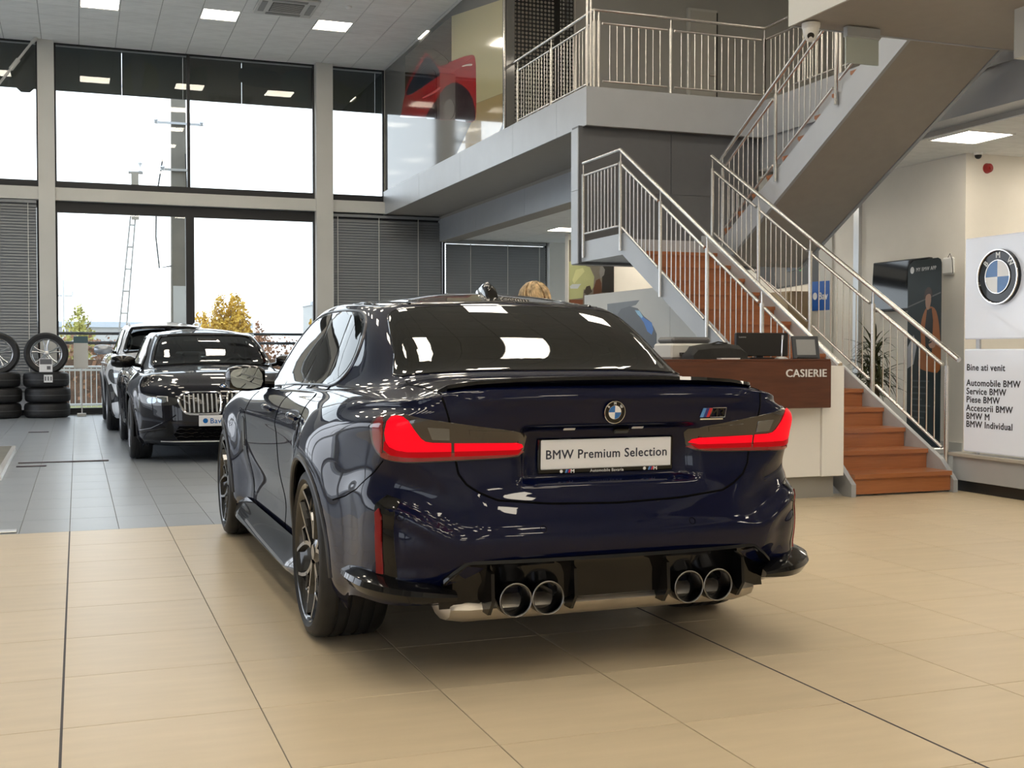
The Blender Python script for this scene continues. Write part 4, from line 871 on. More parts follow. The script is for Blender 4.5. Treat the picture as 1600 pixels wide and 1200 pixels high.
# ------------------------------------------------------------------ cash counter and what stands on it
ct = thing('cash_counter', 'white reception counter with dark wooden front panel lettered CASIERIE', 'counter', (0,0,0))
box('counter_body', 3.75,5.635,7.80,8.35,.17,1.02, M_white, ct, .004); box('counter_end', 5.45,5.655,7.78,8.5,.17,1.035, M_white, ct, .004); box('kick', 3.8,5.60,7.84,8.3,0,.17, mat('kick_grey', (.30,.29,.27), .4), ct)
box('wood_panel', 3.7,5.45,7.66,7.80,.715,1.075, M_woodd, ct, .006); box('worktop', 3.7,5.45,7.67,8.4,1.075,1.09, M_woodd, ct, .003)
text('lettering', 'CASIERIE', .083, M_wht, ct, frame((5.035,7.659,.955), (1,0,0), (0,0,1)), .008, 'LEFT', 1.06, .0008)
mo = thing('computer_monitor', 'black computer monitor turned away on the cash counter', 'monitor', (5.05,8.02,1.09))
box('screen_back', -.235,.235,-.02,.02,.02,.205, M_black, mo, .006); box('stand_neck', -.03,.03,.02,.05,0,.12, M_black, mo); box('stand_foot', -.11,.11,-.02,.11,0,.012, M_black, mo, .003)
text('lettering', 'Lenovo', .020, M_alu, mo, frame((-.215,-.0205,.165), (1,0,0), (0,0,1)), .0006)
mi = thing('microphone', 'slim silver gooseneck microphone standing before the monitor', 'microphone', (5.13,7.86,1.09))
mi_b = MB().lathe([(0,.02),(.03,.018),(.05,.006),(.05,0)], 24).build('base', M_alu, mi); MB().tube([(0,0,.01),(.004,0,.08),(.008,0,.155)], .004, 8).build('gooseneck', M_chrome, mi); MB().tube([(.008,0,.15),(.010,0,.185)], .008, 10).build('capsule', M_alu, mi)
tb = thing('tablet_stand', 'dark tablet on a stand near the right end of the counter', 'tablet', (5.42,7.95,1.09), -.15)
tp = MB().box(-.115,.115,-.008,.008,0,.185,.005).build('tablet_body', mat('tablet_dark', (.03,.035,.045), .3), tb); tp.rotation_euler = (-.22,0,0); MB().box(-.08,.08,-.0095,-.008,.03,.155).build('screen', mat('tablet_screen', (.28,.29,.30), .25), tp); box('foot', -.08,.08,-.03,.08,0,.012, M_black, tb)
pr = thing('printer', 'grey and white desk printer on the counter beside the black bag', 'printer', (4.45,8.18,1.09)); box('printer_body', -.19,.19,-.15,.15,0,.12, M_offw, pr, .015); box('printer_lid', -.17,.17,-.13,.13,.12,.17, mat('printer_grey', (.10,.10,.105), .4), pr, .02); box('paper_tray', -.12,.12,-.20,-.15,.03,.05, M_black, pr)
bagm = mat('black_cloth', (.012,.012,.012), .75, noise=.2, nscale=20)
bg_ = thing('black_bag', 'black cloth bag lying on the counter left of the monitor', 'bag', (4.57,7.86,1.09))
V = []; 
for i,(x,h) in enumerate([(-.26,.04),(-.22,.095),(-.1,.115),(.05,.118),(.15,.105),(.205,.06)]):
    V += [(x,-.09,0),(x,-.085,h*.7),(x,-.04,h),(x,.05,h*1.02),(x,.09,h*.7),(x,.095,0)]
MB().add(V, [(i*6+j,i*6+j+1,i*6+7+j,i*6+6+j) for i in range(5) for j in range(5)]+[tuple(range(6)),tuple(range(30,36))], True).build('bag_body', bagm, bg_); MB().tube([(-.1,-.03,.11),(-.03,-.05,.13),(.06,-.03,.12)], .006, 6).build('strap', bagm, bg_)
tag(box('paper_stack', 4.50,4.66,7.69,7.76,1.09,1.10, M_wht), 'small white paper stack at the counter edge before the black bag', 'paper')
# ------------------------------------------------------------------ right corner: banner, television, plant, boxes
M_bdark = pic('banner_dark', (.010,.022,.026), .4)
rb = thing('rollup_banner', 'dark roll-up banner with a man in an orange coat, lettered MY BMW APP', 'banner', (9.085,11.015,0)); bfm = frame((0,0,0), (-.07,-.63,0), (0,0,1))
def bpoly(nm, pts, i, m): return polyflat(nm, pts, bfm @ Matrix.Translation((0,0,.004+.0006*i)), .0006, m, rb)
polyflat('banner_sheet', [(-.33,.07),(.33,.07),(.33,2.14),(.31,2.18),(.26,2.20),(-.22,2.20),(-.30,2.16),(-.33,2.08)], bfm, .004, M_bdark, rb)
o = MB().box(-.36,.36,.0,.07,-.08,.10,.01).build('banner_base', M_alu, rb); o.matrix_local = bfm
bpoly('printed_coat', spl([(.02,1.62),(.12,1.66),(.24,1.60),(.31,1.35),(.32,.95),(.12,.92),(-.10,.98),(-.05,1.2),(-.06,1.45)],3), 0, pic('coat_orange', (.36,.12,.03)))
bpoly('printed_shirt', [(.06,1.62),(.15,1.64),(.18,1.5),(.16,1.1),(.05,1.1),(.02,1.4)], 1, pic('shirt_black', (.008,.008,.008)))
bpoly('printed_face', spl([(.04,1.66),(.03,1.75),(.06,1.81),(.12,1.81),(.14,1.74),(.12,1.66),(.08,1.62)],3), 2, pic('face_tone', (.42,.24,.16)))
bpoly('printed_hair', spl([(.0,1.73),(.02,1.83),(.08,1.88),(.15,1.85),(.16,1.76),(.12,1.80),(.05,1.79)],3), 3, pic('hair_brown', (.05,.025,.015)))
bpoly('printed_hand', spl([(.10,1.25),(.18,1.30),(.24,1.27),(.22,1.20),(.13,1.19)],3), 4, pic('hand_tone', (.45,.27,.19)))
bpoly('printed_phone', [(.05,1.22),(.16,1.25),(.16,1.27),(.05,1.24)], 5, M_signink)
bpoly('printed_beam', [(-.32,1.66),(.32,1.80),(.32,1.815),(-.32,1.675)], 1, pic('beam_grey', (.12,.12,.12)))
bpoly('printed_snow', [(-.32,1.2),(-.2,1.34),(-.14,1.2),(-.2,1.0),(-.32,.95)], 1, pic('pale_patch', (.45,.47,.52)))
text('lettering', 'MY BMW APP', .062, M_wht, rb, bfm @ Matrix.Translation((-.16,2.07,.006)), .0006)
polyflat('mark', circ(0,0,.04,16), bfm @ Matrix.Translation((-.24,2.09,.005)), .0006, M_wht, rb)
for i in range(7): box_ = polyflat('text_line', [(0,0),((.34,.26,.3,.2,.36,.3,.24)[i],0),((.34,.26,.3,.2,.36,.3,.24)[i],.018),(0,.018)], bfm @ Matrix.Translation((-.22,.80-.07*i,.005)), .0005, pic('faint_line', (.06,.08,.09)) if i == 0 else bpy.data.materials['faint_line'], rb)
tv = thing('television', 'black wall television behind the dark roll-up banner', 'television', (9.42,11.85,1.95)); q = box('screen_body', -.03,.03,-.52,.52,-.31,.31, M_black, tv, .008); q.rotation_euler = (0,.06,0); g = box('screen', -.034,-.03,-.50,.50,-.28,.295, mat('tv_screen', (.01,.011,.013), .06, 0, .5), q); box('wall_bracket', .03,.095,-.1,.1,-.1,.1, M_black, tv)
wf = thing('wifi_box', 'small white square wireless box on the wall right of the dark banner', 'router', (9.49,11.1,2.14)); box('housing', -.02,.03,-.09,.09,-.10,.10, M_white, wf, .018); MB().tube([(-.005,-.0,.10),(-.02,-.05,.14),(-.02,-.09,.06),(-.01,-.09,-.09)], .004, 6).build('cable', M_black, wf)
fa = thing('fire_alarm', 'round red fire alarm sounder on the beige wall', 'alarm', (9.82,10.86,3.25)); M_fire = mat('alarm_red', (.35,.01,.012), .4, 0, .3); MB().lathe([(0,-.055),(.035,-.055),(.05,-.045),(.055,-.02),(.06,0)], 24, 'y').build('sounder', M_fire, fa); MB().lathe([(0,-.07),(.018,-.07),(.022,-.05)], 16, 'y').build('horn', M_fire, fa)
sc_ = thing('small_dome_camera', 'small white dome camera at the beige wall corner under the low ceiling', 'camera', (9.62,10.78,3.408)); MB().lathe([(.05,0),(.05,-.02),(.045,-.03)], 20).build('mount', M_white, sc_); MB().lathe([(.04,-.03),(.035,-.055),(.02,-.07),(0,-.075)], 20).build('dome', M_black, sc_)
def dome(loc, r, label):
    t = thing('security_camera', label, 'camera', loc); MB().lathe([(r,0),(r,-r*.35),(r*.96,-r*.5),(r*.9,-r*.6)], 28).build('mount', M_white, t)
    b = MB().lathe([(r*.9,-r*.6),(r*.82,-r*1.2),(r*.55,-r*1.75),(r*.3,-r*1.95),(0,-r*2.0)], 28).build('dome', M_white, t)
    e = MB().lathe([(0,.004),(r*.36,.004),(r*.40,-.01)], 18).build('lens', M_black, b); d = Vector((-.45,-.62,-.62)).normalized(); e.matrix_local = frame(tuple(Vector((0,0,-r*1.0))+d*r*.80), tuple(d.orthogonal()), tuple(d.cross(d.orthogonal()))); return t
dome((5.70,8.33,3.85), .075, 'white dome security camera under the pale upper slab')
ex = thing('exit_sign', 'hanging exit lamp with blank pale panel under the upper slab', 'sign', (6.18,8.30,3.85)); box('housing', -.165,.165,-.03,.03,-.085,0, M_panel, ex, .004); box('panel', -.16,.165,-.006,.006,-.30,-.085, mat('acrylic_panel', (.50,.56,.54), .2, 0, .3), ex)
# plant in a pot
plt = thing('potted_plant', 'spiky leaved dracaena in a pot beside the stair railing', 'plant', (8.62,11.3,0))
MB().lathe([(0,.02),(.16,.02),(.17,0),(.2,.42),(.22,.45),(.19,.45),(.18,.40),(0,.40)], 28).build('pot', mat('pot_grey', (.12,.11,.10), .5), plt); M_trunk = mat('trunk', (.16,.10,.06), .8, noise=.2, nscale=20)
M_leaf = mat('leaf_olive', (.055,.060,.020), .45, noise=.25, nscale=9); rnd = random.Random(3)
def leafmesh(L, w, droop):
    V = []; n = 6
    for i in range(n+1):
        f = i/n; ww = w*math.sin(math.pi*min(.97,.12+f*.86))**.7; x = L*f*(1-.18*droop*f); z = L*(.25*f-droop*f*f*.75)
        V += [(x,-ww,z+ww*.4),(x,0,z),(x,ww,z+ww*.4)]
    return MB().add(V, [(i*3+j,i*3+j+1,i*3+4+j,i*3+3+j) for i in range(n) for j in range(2)], True).mesh('leaf', M_leaf)
lm = [leafmesh(.42,.014,.35), leafmesh(.40,.013,.8), leafmesh(.34,.012,1.1)]
for (cx,cy,h) in ((0,0,1.18),(.10,.05,.92),(-.09,-.04,.80),(.02,.09,1.02)):
    MB().tube([(cx*.3,cy*.3,.38),(cx*.8,cy*.8,h*.6),(cx,cy,h)], [.028,.024,.018], 8).build('stem', M_trunk, plt)
    for i in range(44):
        o = link('leaf', lm[i % 3], plt); o.location = (cx,cy,h+rnd.uniform(-.16,.04)); el = rnd.uniform(-1.25,.55); o.rotation_euler = (rnd.uniform(-.3,.3), el, rnd.uniform(0,6.28)); q = rnd.uniform(.7,1.1); o.scale = (q,q,q)
# ------------------------------------------------------------------ ceiling fixtures
ac = thing('air_conditioner', 'white square cassette air conditioner in the ceiling between lamps', 'air conditioner', (3.205,19.15,CZ+.012))
box('face_panel', -.47,.47,-.47,.47,-.05,-.013, M_offw, ac, .01); box('grille', -.25,.25,-.25,.25,-.058,-.049, mat('grille_dark', (.06,.06,.06), .6), ac)
for i in range(10): box('grille_slat', -.24,.24,-.235+.05*i,-.225+.05*i,-.063,-.057, M_offw, ac)
for a in range(4):
    o = box('air_flap', -.28,.28,.33,.42,-.06,-.05, mat('flap_grey', (.25,.25,.24), .5) if a == 0 else bpy.data.materials['flap_grey'], ac); o.rotation_euler = (0,0,a*math.pi/2)
for i,j in ((15,41),(16,41),(15,42),(16,42)):   # closing strips round the cassette
    pass
st(MB().box(2.585,2.735,18.53,19.77,CZ,CZ+.012).box(3.675,3.83,18.53,19.77,CZ,CZ+.012).box(2.735,3.675,18.53,18.68,CZ,CZ+.012).box(2.735,3.675,19.62,19.77,CZ,CZ+.012).build('trim_11', M_ctile))
sm = thing('smoke_detector', 'small white smoke detector on the ceiling right of the air conditioner', 'detector', (4.15,18.84,CZ)); MB().lathe([(.05,0),(.05,-.025),(.03,-.045),(0,-.048)], 24).build('housing', M_white, sm); MB().lathe([(.056,0),(.056,-.008),(.05,-.01)], 24).build('ring', M_white, sm)
br = thing('brace_rod', 'slanted white brace rod beside the top of the left column', 'rod', (0,22.60,0)); bar('rod', (-.66,0,6.66), (-2.1,0,4.62), .022, M_offw, br); bar('turnbuckle', (-.92,0,6.29), (-1.05,0,6.106), .04, M_offw, br); bar('end_clevis', (-.62,0,6.70), (-.70,0,6.60), .035, M_offw, br)
# ------------------------------------------------------------------ wheel stacks, floor strips, mat
M_tgrey = mat('tyre_mark', (.10,.10,.10), .6); M_silver = mat('alloy_silver', (.60,.61,.62), .25, .9)
def stack(x, y, n, label0, grp, wheel_top=True):
    prof = [(.20,.03),(.24,.0),(.33,.006),(.365,.03),(.375,.06),(.378,.13),(.375,.20),(.365,.235),(.33,.258),(.24,.265),(.20,.235)]
    for i in range(n):
        t = thing('tyre', ('bottom','middle','top')[i]+' tyre of '+label0, 'tyre', (x+(.0,.012,-.012)[i],y,.265*i), i*.7, grp)
        MB().lathe(prof+[prof[0]], 48).build('carcass', M_tyre, t)
        for h in (.075,.13,.185): MB().lathe([(.3775,h-.004),(.3795,h-.003),(.3795,h+.003),(.3775,h+.004)], 48).build('tread_band', M_dark if h != .13 else M_tgrey, t)
    if wheel_top:
        w = thing('alloy_wheel', 'upright silver alloy wheel on '+label0, 'wheel', (x-.005,y-.02,.80+.315), 0, 'display wheels')
        tp = [(.245,-.08),(.26,-.10),(.33,-.112),(.358,-.09),(.365,-.05),(.365,.05),(.358,.09),(.33,.112),(.26,.10),(.245,.08)]
        MB().lathe(tp, 48, 'y').build('tyre', M_tyre, w); rm = MB().lathe([(.245,.08),(.225,.05),(.225,-.05),(.24,-.085),(.258,-.10),(.262,-.092)], 48, 'y').build('rim', M_silver, w)
        MB().lathe([(0,-.075),(.03,-.075),(.05,-.07),(.06,-.05),(.05,0)], 20, 'y').build('hub', M_silver, rm)
        for k in range(5):
            for sgn in (-1,1):
                a = 2*math.pi*k/5+math.pi/2; pts = [(.045*math.cos(a+sgn*.3),-.065,.045*math.sin(a+sgn*.3)),(.14*math.cos(a+sgn*.14),-.075,.14*math.sin(a+sgn*.14)),(.235*math.cos(a+sgn*.20),-.085,.235*math.sin(a+sgn*.20))]
                MB().tube(pts, [.014,.013,.017], 6).build('spoke', M_silver, rm)
        return w
stack(-.50,22.1,3,'the wheel stack by the left column','stacked tyres'); stack(-1.29,22.1,3,'the wheel stack cut off at the left edge','stacked tyres')
for nm,x0,x1,z0,z1,y,l in (('price_card',-.61,-.40,.80,1.03,21.66,'white price card leaning on the upright alloy wheel'),('price_tag',-.54,-.40,.62,.75,21.70,'small white tag stuck to the top tyre of the stack')):
    t = thing(nm, l, 'card', (0,y,0)); box('card', x0,x1,0,.006,z0,z1, M_wht, t)
    if nm == 'price_card': box('printed_block', x0+.01,x1-.01,-.001,0,z0+.13,z1-.01, mat('card_grey', (.12,.12,.13), .5), t); box('printed_line', x0+.12,x1-.03,-.001,0,z0+.04,z0+.10, bpy.data.materials['card_grey'], t)
    else:
        for i in range(3): box('printed_line', x0+.015+.045*i,x0+.035+.045*i,-.001,0,z0+.03,z1-.03, bpy.data.materials['card_grey'], t)
ls = thing('leaflet_stand', 'small white leaflet stand beside the wheel stack at the window', 'stand', (.08,22.3,0)); box('stand_base', -.09,.06,-.08,.08,0,.05, M_offw, ls); box('stand_post', -.02,.0,-.01,.01,.05,1.3, M_alu, ls); box('stand_panel', -.14,.10,-.02,.0,.85,1.30, M_offw, ls); box('stand_header', -.14,.10,-.022,0,1.30,1.42, mat('header_blue', (.06,.12,.14), .4), ls)
tag(MB().tube([(-.86,22.56,.55),(-.72,22.56,.02)], .018, 8).build('support_strut', M_alu), 'thin slanted metal strut between the two wheel stacks', 'strut')
M_mat = mat('ramp_board', (.13,.125,.10), .75, noise=.1, nscale=6)
mt = thing('display_board', 'olive grey floor board with a bright aluminium edge at the left edge', 'board', (0,0,0))
MB().add([(-3.2,11.4,.0),(-.70,11.4,.0),(-.72,14.85,.0),(-3.2,14.85,.0),(-3.2,11.4,.05),(-.70,11.4,.05),(-.72,14.85,.05),(-3.2,14.85,.05)], [(3,2,1,0),(4,5,6,7),(0,1,5,4),(1,2,6,5),(2,3,7,6),(3,0,4,7)]).build('board', M_mat, mt)
MB().add([(-.70,11.4,.0),(-.645,11.4,.0),(-.675,14.85,.0),(-.72,14.85,.0),(-.70,11.4,.055),(-.65,11.4,.05),(-.68,14.85,.05),(-.72,14.85,.055)], [(3,2,1,0),(4,5,6,7),(0,1,5,4),(1,2,6,5),(2,3,7,6),(3,0,4,7)]).build('edge_strip', M_wht, mt)
M_strip = mat('cable_strip', (.10,.085,.10), .5)
for x0,x1,y,w,l in ((-.58,.30,13.06,.02,'dark floor cable strip in front of the black saloon'),(-1.2,-.37,8.10,.05,'pale floor cable strip at the edge of the beige tiles'),(-.66,-.39,18.0,.03,'short floor strip before the wheel stack'),(-.58,-.30,12.66,.03,'short pale floor strip by the board edge')):
    tag(MB().box(x0,x1,y-w,y+w,0,.012,.004).build('cable_strip', M_strip if w != .05 else M_alu), l, 'strip')
# ------------------------------------------------------------------ outside
M_ground = mat('outdoor_paving', (.42,.40,.37), .8, noise=.15, nscale=.8); M_grass = mat('grass', (.20,.20,.07), .9, noise=.3, nscale=2); M_conc = mat('pole_concrete', (.20,.18,.145), .8, noise=.15, nscale=3)
gr = box('ground', -120,120,-60,200,-.6,-.26, M_ground); gr['kind'] = 'structure'; g2 = box('lawn', -60,60,29,31.2,-.26,-.2, M_grass); g2['kind'] = 'structure'
cn = thing('canopy_banner', 'dark row of picture panels outside above the windows', 'banner', (0,23.3,0))  # dark panels with car and figure shapes laid on them
xs = (-1.4,-.64,.83,1.93,3.03,4.40,5.66,7.2)
M_can = [pic('canopy_dark_%d' % i, c, .5) for i,c in enumerate(((.035,.038,.036),(.042,.040,.034),(.026,.034,.034),(.040,.040,.036),(.022,.028,.028)))]
box('canopy_roof', -8,8,.05,1.2,7.0,7.2, M_frame, cn); box('banner_panel', -8,-1.41,0,.04,5.94,7.05, M_can[0], cn)
for i,(a,b) in enumerate(zip(xs[:-1],xs[1:])): box('banner_panel', a+.005,b-.005,0,.04,5.94,7.05, M_can[(i*2) % 5], cn)
for i,(nm,p) in enumerate(CAN.items()): polyflat('print_detail', spl(p,3), frame((0,-.001-.0008*i,0),(1,0,0),(0,0,1)), .0008, M_can[(i*3+1) % 5] if nm[0] == 'p' else pic('canopy_car_%d' % i, (.016+.008*(i%3),.020+.008*(i%3),.022+.006*(i%2)), .5), cn)
up = thing('utility_pole', 'thick square concrete utility pole outside behind the middle mullion', 'pole', (2.21,28,-.26))
MB().add([(-.20,-.2,0),(.20,-.2,0),(.20,.2,0),(-.20,.2,0),(-.13,-.13,11),(.13,-.13,11),(.13,.13,11),(-.13,.13,11)], [(3,2,1,0),(4,5,6,7),(0,1,5,4),(1,2,6,5),(2,3,7,6),(3,0,4,7)]).build('shaft', M_conc, up)
for z,l in ((6.55,.36),(5.5,.2)):
    box('cross_arm', -.5 if l > .3 else -.36,.5 if l > .3 else .2,-.22,-.17,z,z+.05, M_alu, up)
    for x in ((-.5,.5) if l > .3 else (-.36,)): MB().lathe([(0,0),(.05,0),(.055,.03),(.03,.05),(.05,.07),(.03,.1),(0,.1)], 12, 'z', (x,-.2,z+.0)).build('insulator', M_alu, up)
MB().tube([(-.36,-.2,5.75),(-.5,-.2,4.9),(-.52,-.2,4.0),(-.45,-.2,3.3),(-.18,-.2,3.35)], .018, 6).build('drop_cable', M_frame, up); MB().tube([(.14,-.2,5.9),(.17,-.2,4.8),(.25,-.2,4.0)], .014, 6).build('drop_cable', M_frame, up)
box('notice_sheet', -.155,.155,-.205,-.19,1.9,2.9, M_offw, up)
M_polew = mat('pole_pale', (.24,.235,.22), .7)
lp = thing('lattice_pole', 'slim white lattice pole leaning outside, left of the concrete pole', 'pole', (1.35,45,-.26)); dx = .32
for s_ in (-.13,.13): bar('leg', (s_*1.1,0,0), (dx+.45*0+.36+s_*.6,0,7.2), .03, M_polew, lp)
for i in range(9):
    f = (i+.5)/9; bar('rung', (lerp(-.143,.60*0+.60,f)-0*f,0,7.2*f) if False else (lerp(-.143,.602,f),0,7.2*f), (lerp(.143,.758,f),0,7.2*f), .03, M_polew, lp)
MB().box(.55,.80,-.1,.1,6.2,7.9).build('pole_head', M_conc, lp); bar('lamp_arm', (.45,0,7.9), (.95,0,7.9), .05, M_polew, lp); MB().lathe([(0,0),(.07,0),(.05,.2),(.09,.3),(0,.4)], 10, 'z', (.86,0,7.95)).build('lamp_head', M_alu, lp)
t = thing('power_pole', 'distant grey power pole with cross arm beyond the parapet', 'pole', (-.44,45,-.3)); bar('shaft', (0,0,0), (0,0,4.0), .06, M_alu, t); bar('cross_arm', (-.30,0,3.45), (.30,0,3.45), .035, M_alu, t)
for x in (-.3,.3): bar('insulator', (x,0,3.45), (x,0,3.6), .04, M_alu, t)
t = thing('parapet_railing', 'dark outdoor railing with two rails and posts beyond the window', 'railing', (0,27.7,0))
for z in (1.55,1.34): bar('rail', (-12,0,z), (16,0,z), .035, M_frame, t)
for i in range(12): bar('post', (-10.6+2.4*i,0,-.26), (-10.6+2.4*i,0,1.56), .05, M_alu, t)
t = thing('mesh_fence', 'white steel picket fence outside behind the wheel stack', 'fence', (0,27.2,0))
for i in range(60): bar('picket', (-5+.11*i,0,-.05), (-5+.11*i,0,.82), .012, M_offw, t, 6)
for z in (.0,.75,.82): bar('rail', (-5.1,0,z), (1.6,0,z), .025, M_offw, t)
# autumn trees and hedge: leaf clouds on branches
def leafcloud(name, m, par, n, fn, size, seed):
    r = random.Random(seed); V = []; F = []
    for i in range(n):
        c = Vector(fn(r)); a = Vector((r.gauss(0,1),r.gauss(0,1),r.gauss(0,1))).normalized(); b = a.orthogonal().normalized(); c2 = a.cross(b); s_ = size*r.uniform(.6,1.4); k = len(V)
        V += [c-b*s_*.5, c+c2*s_*.35, c+b*s_*.5, c-c2*s_*.35]; F.append((k,k+1,k+2,k+3))
    o = link(name, pymesh(name, V, F, m), par); o['kind'] = 'stuff'; return o
M_yel = mat('autumn_yellow', (.62,.40,.05), .7, rnd=.1, noise=.3, nscale=3); M_red_l = mat('autumn_russet', (.30,.15,.08), .7, noise=.35, nscale=3); M_olive = mat('autumn_olive', (.42,.40,.10), .7, noise=.3, nscale=3)
def tree(label, x, y, h, rx, m, seed, n, tip=.0):
    t = thing('autumn_tree', label, 'tree', (x,y,-.26), 0, 'autumn trees outside'); MB().tube([(0,0,0),(.03,0,h*.5),(0,.03,h*.9)], [.07,.05,.015], 7).build('trunk', M_trunk, t); rr = random.Random(seed)
    for i in range(7):
        a = rr.uniform(0,6.28); z = h*rr.uniform(.3,.7); MB().tube([(0,0,z),(rx*.6*math.cos(a),rx*.6*math.sin(a),z+h*.22)], [.025,.008], 5).build('branch', M_trunk, t)
    def fn(r):
        f = r.random()**.8; a0 = r.uniform(0,6.28); z = h*(.15+.85*f)*(1-.13*(1+math.sin(3*a0+seed))*f); w = rx*(1-f**3*.75)*(.8+.25*math.sin(7*f+seed)); a = a0; q = math.sqrt(r.random()); return (w*q*math.cos(a), w*q*math.sin(a), z+r.gauss(0,.05))
    leafcloud('foliage', m, t, n, fn, .10, seed)
tree('bright yellow bushy tree outside, right of the dark mullion', 4.32,36,3.1,1.15,M_yel,1,5500); tree('yellow tree outside peeping above the black saloon', 3.75,38.6,2.65,.8,M_yel,2,2400); tree('small yellow-green pointed tree outside beside the left column', .05,36,2.75,.62,M_olive,3,1500); tree('thin russet tree outside left of the white column', 5.5,38.5,2.35,.6,M_red_l,4,900); tree('thin yellow tree outside touching the white column', 6.75,36,2.35,.45,M_yel,5,700)
hd = thing('autumn_hedge', 'long russet hedge outside along the parapet', 'hedge', (0,33,-.26)); leafcloud('foliage', M_red_l, hd, 9000, lambda r: (r.uniform(-6,16), r.uniform(-.5,.5), r.random()**.7*1.75+.1*math.sin(r.uniform(0,6.28))), .12, 9); MB().box(-6,16,-.3,.3,0,1.2).build('hedge_core', mat('hedge_core', (.14,.08,.05), .9, noise=.4, nscale=4), hd)
hs = thing('far_warehouse', 'pale low warehouse far away beyond the hedge', 'building', (-4,90,-.3)); box('walls', -20,16,0,12,0,3.2, M_wall, hs); box('roof', -20.4,16.4,-.4,12.4,3.2,3.6, mat('far_roof', (.40,.44,.48), .6), hs)
for i in range(9): box('window', -18+3.8*i,-16.5+3.8*i,-.05,0,1.2,2.2, M_frame, hs)
tw = thing('far_tower', 'distant grey block beside the white column beyond the trees', 'building', (18.4,95,-.3)); box('walls', -.6,.6,0,4,0,5.2, M_wall, tw); box('roof', -.7,.7,-.1,4.1,5.2,5.5, M_panel, tw)
for i in range(2): box('window', -.3,.3,-.05,0,1+1.9*i,2.0+1.9*i, M_frame, tw)
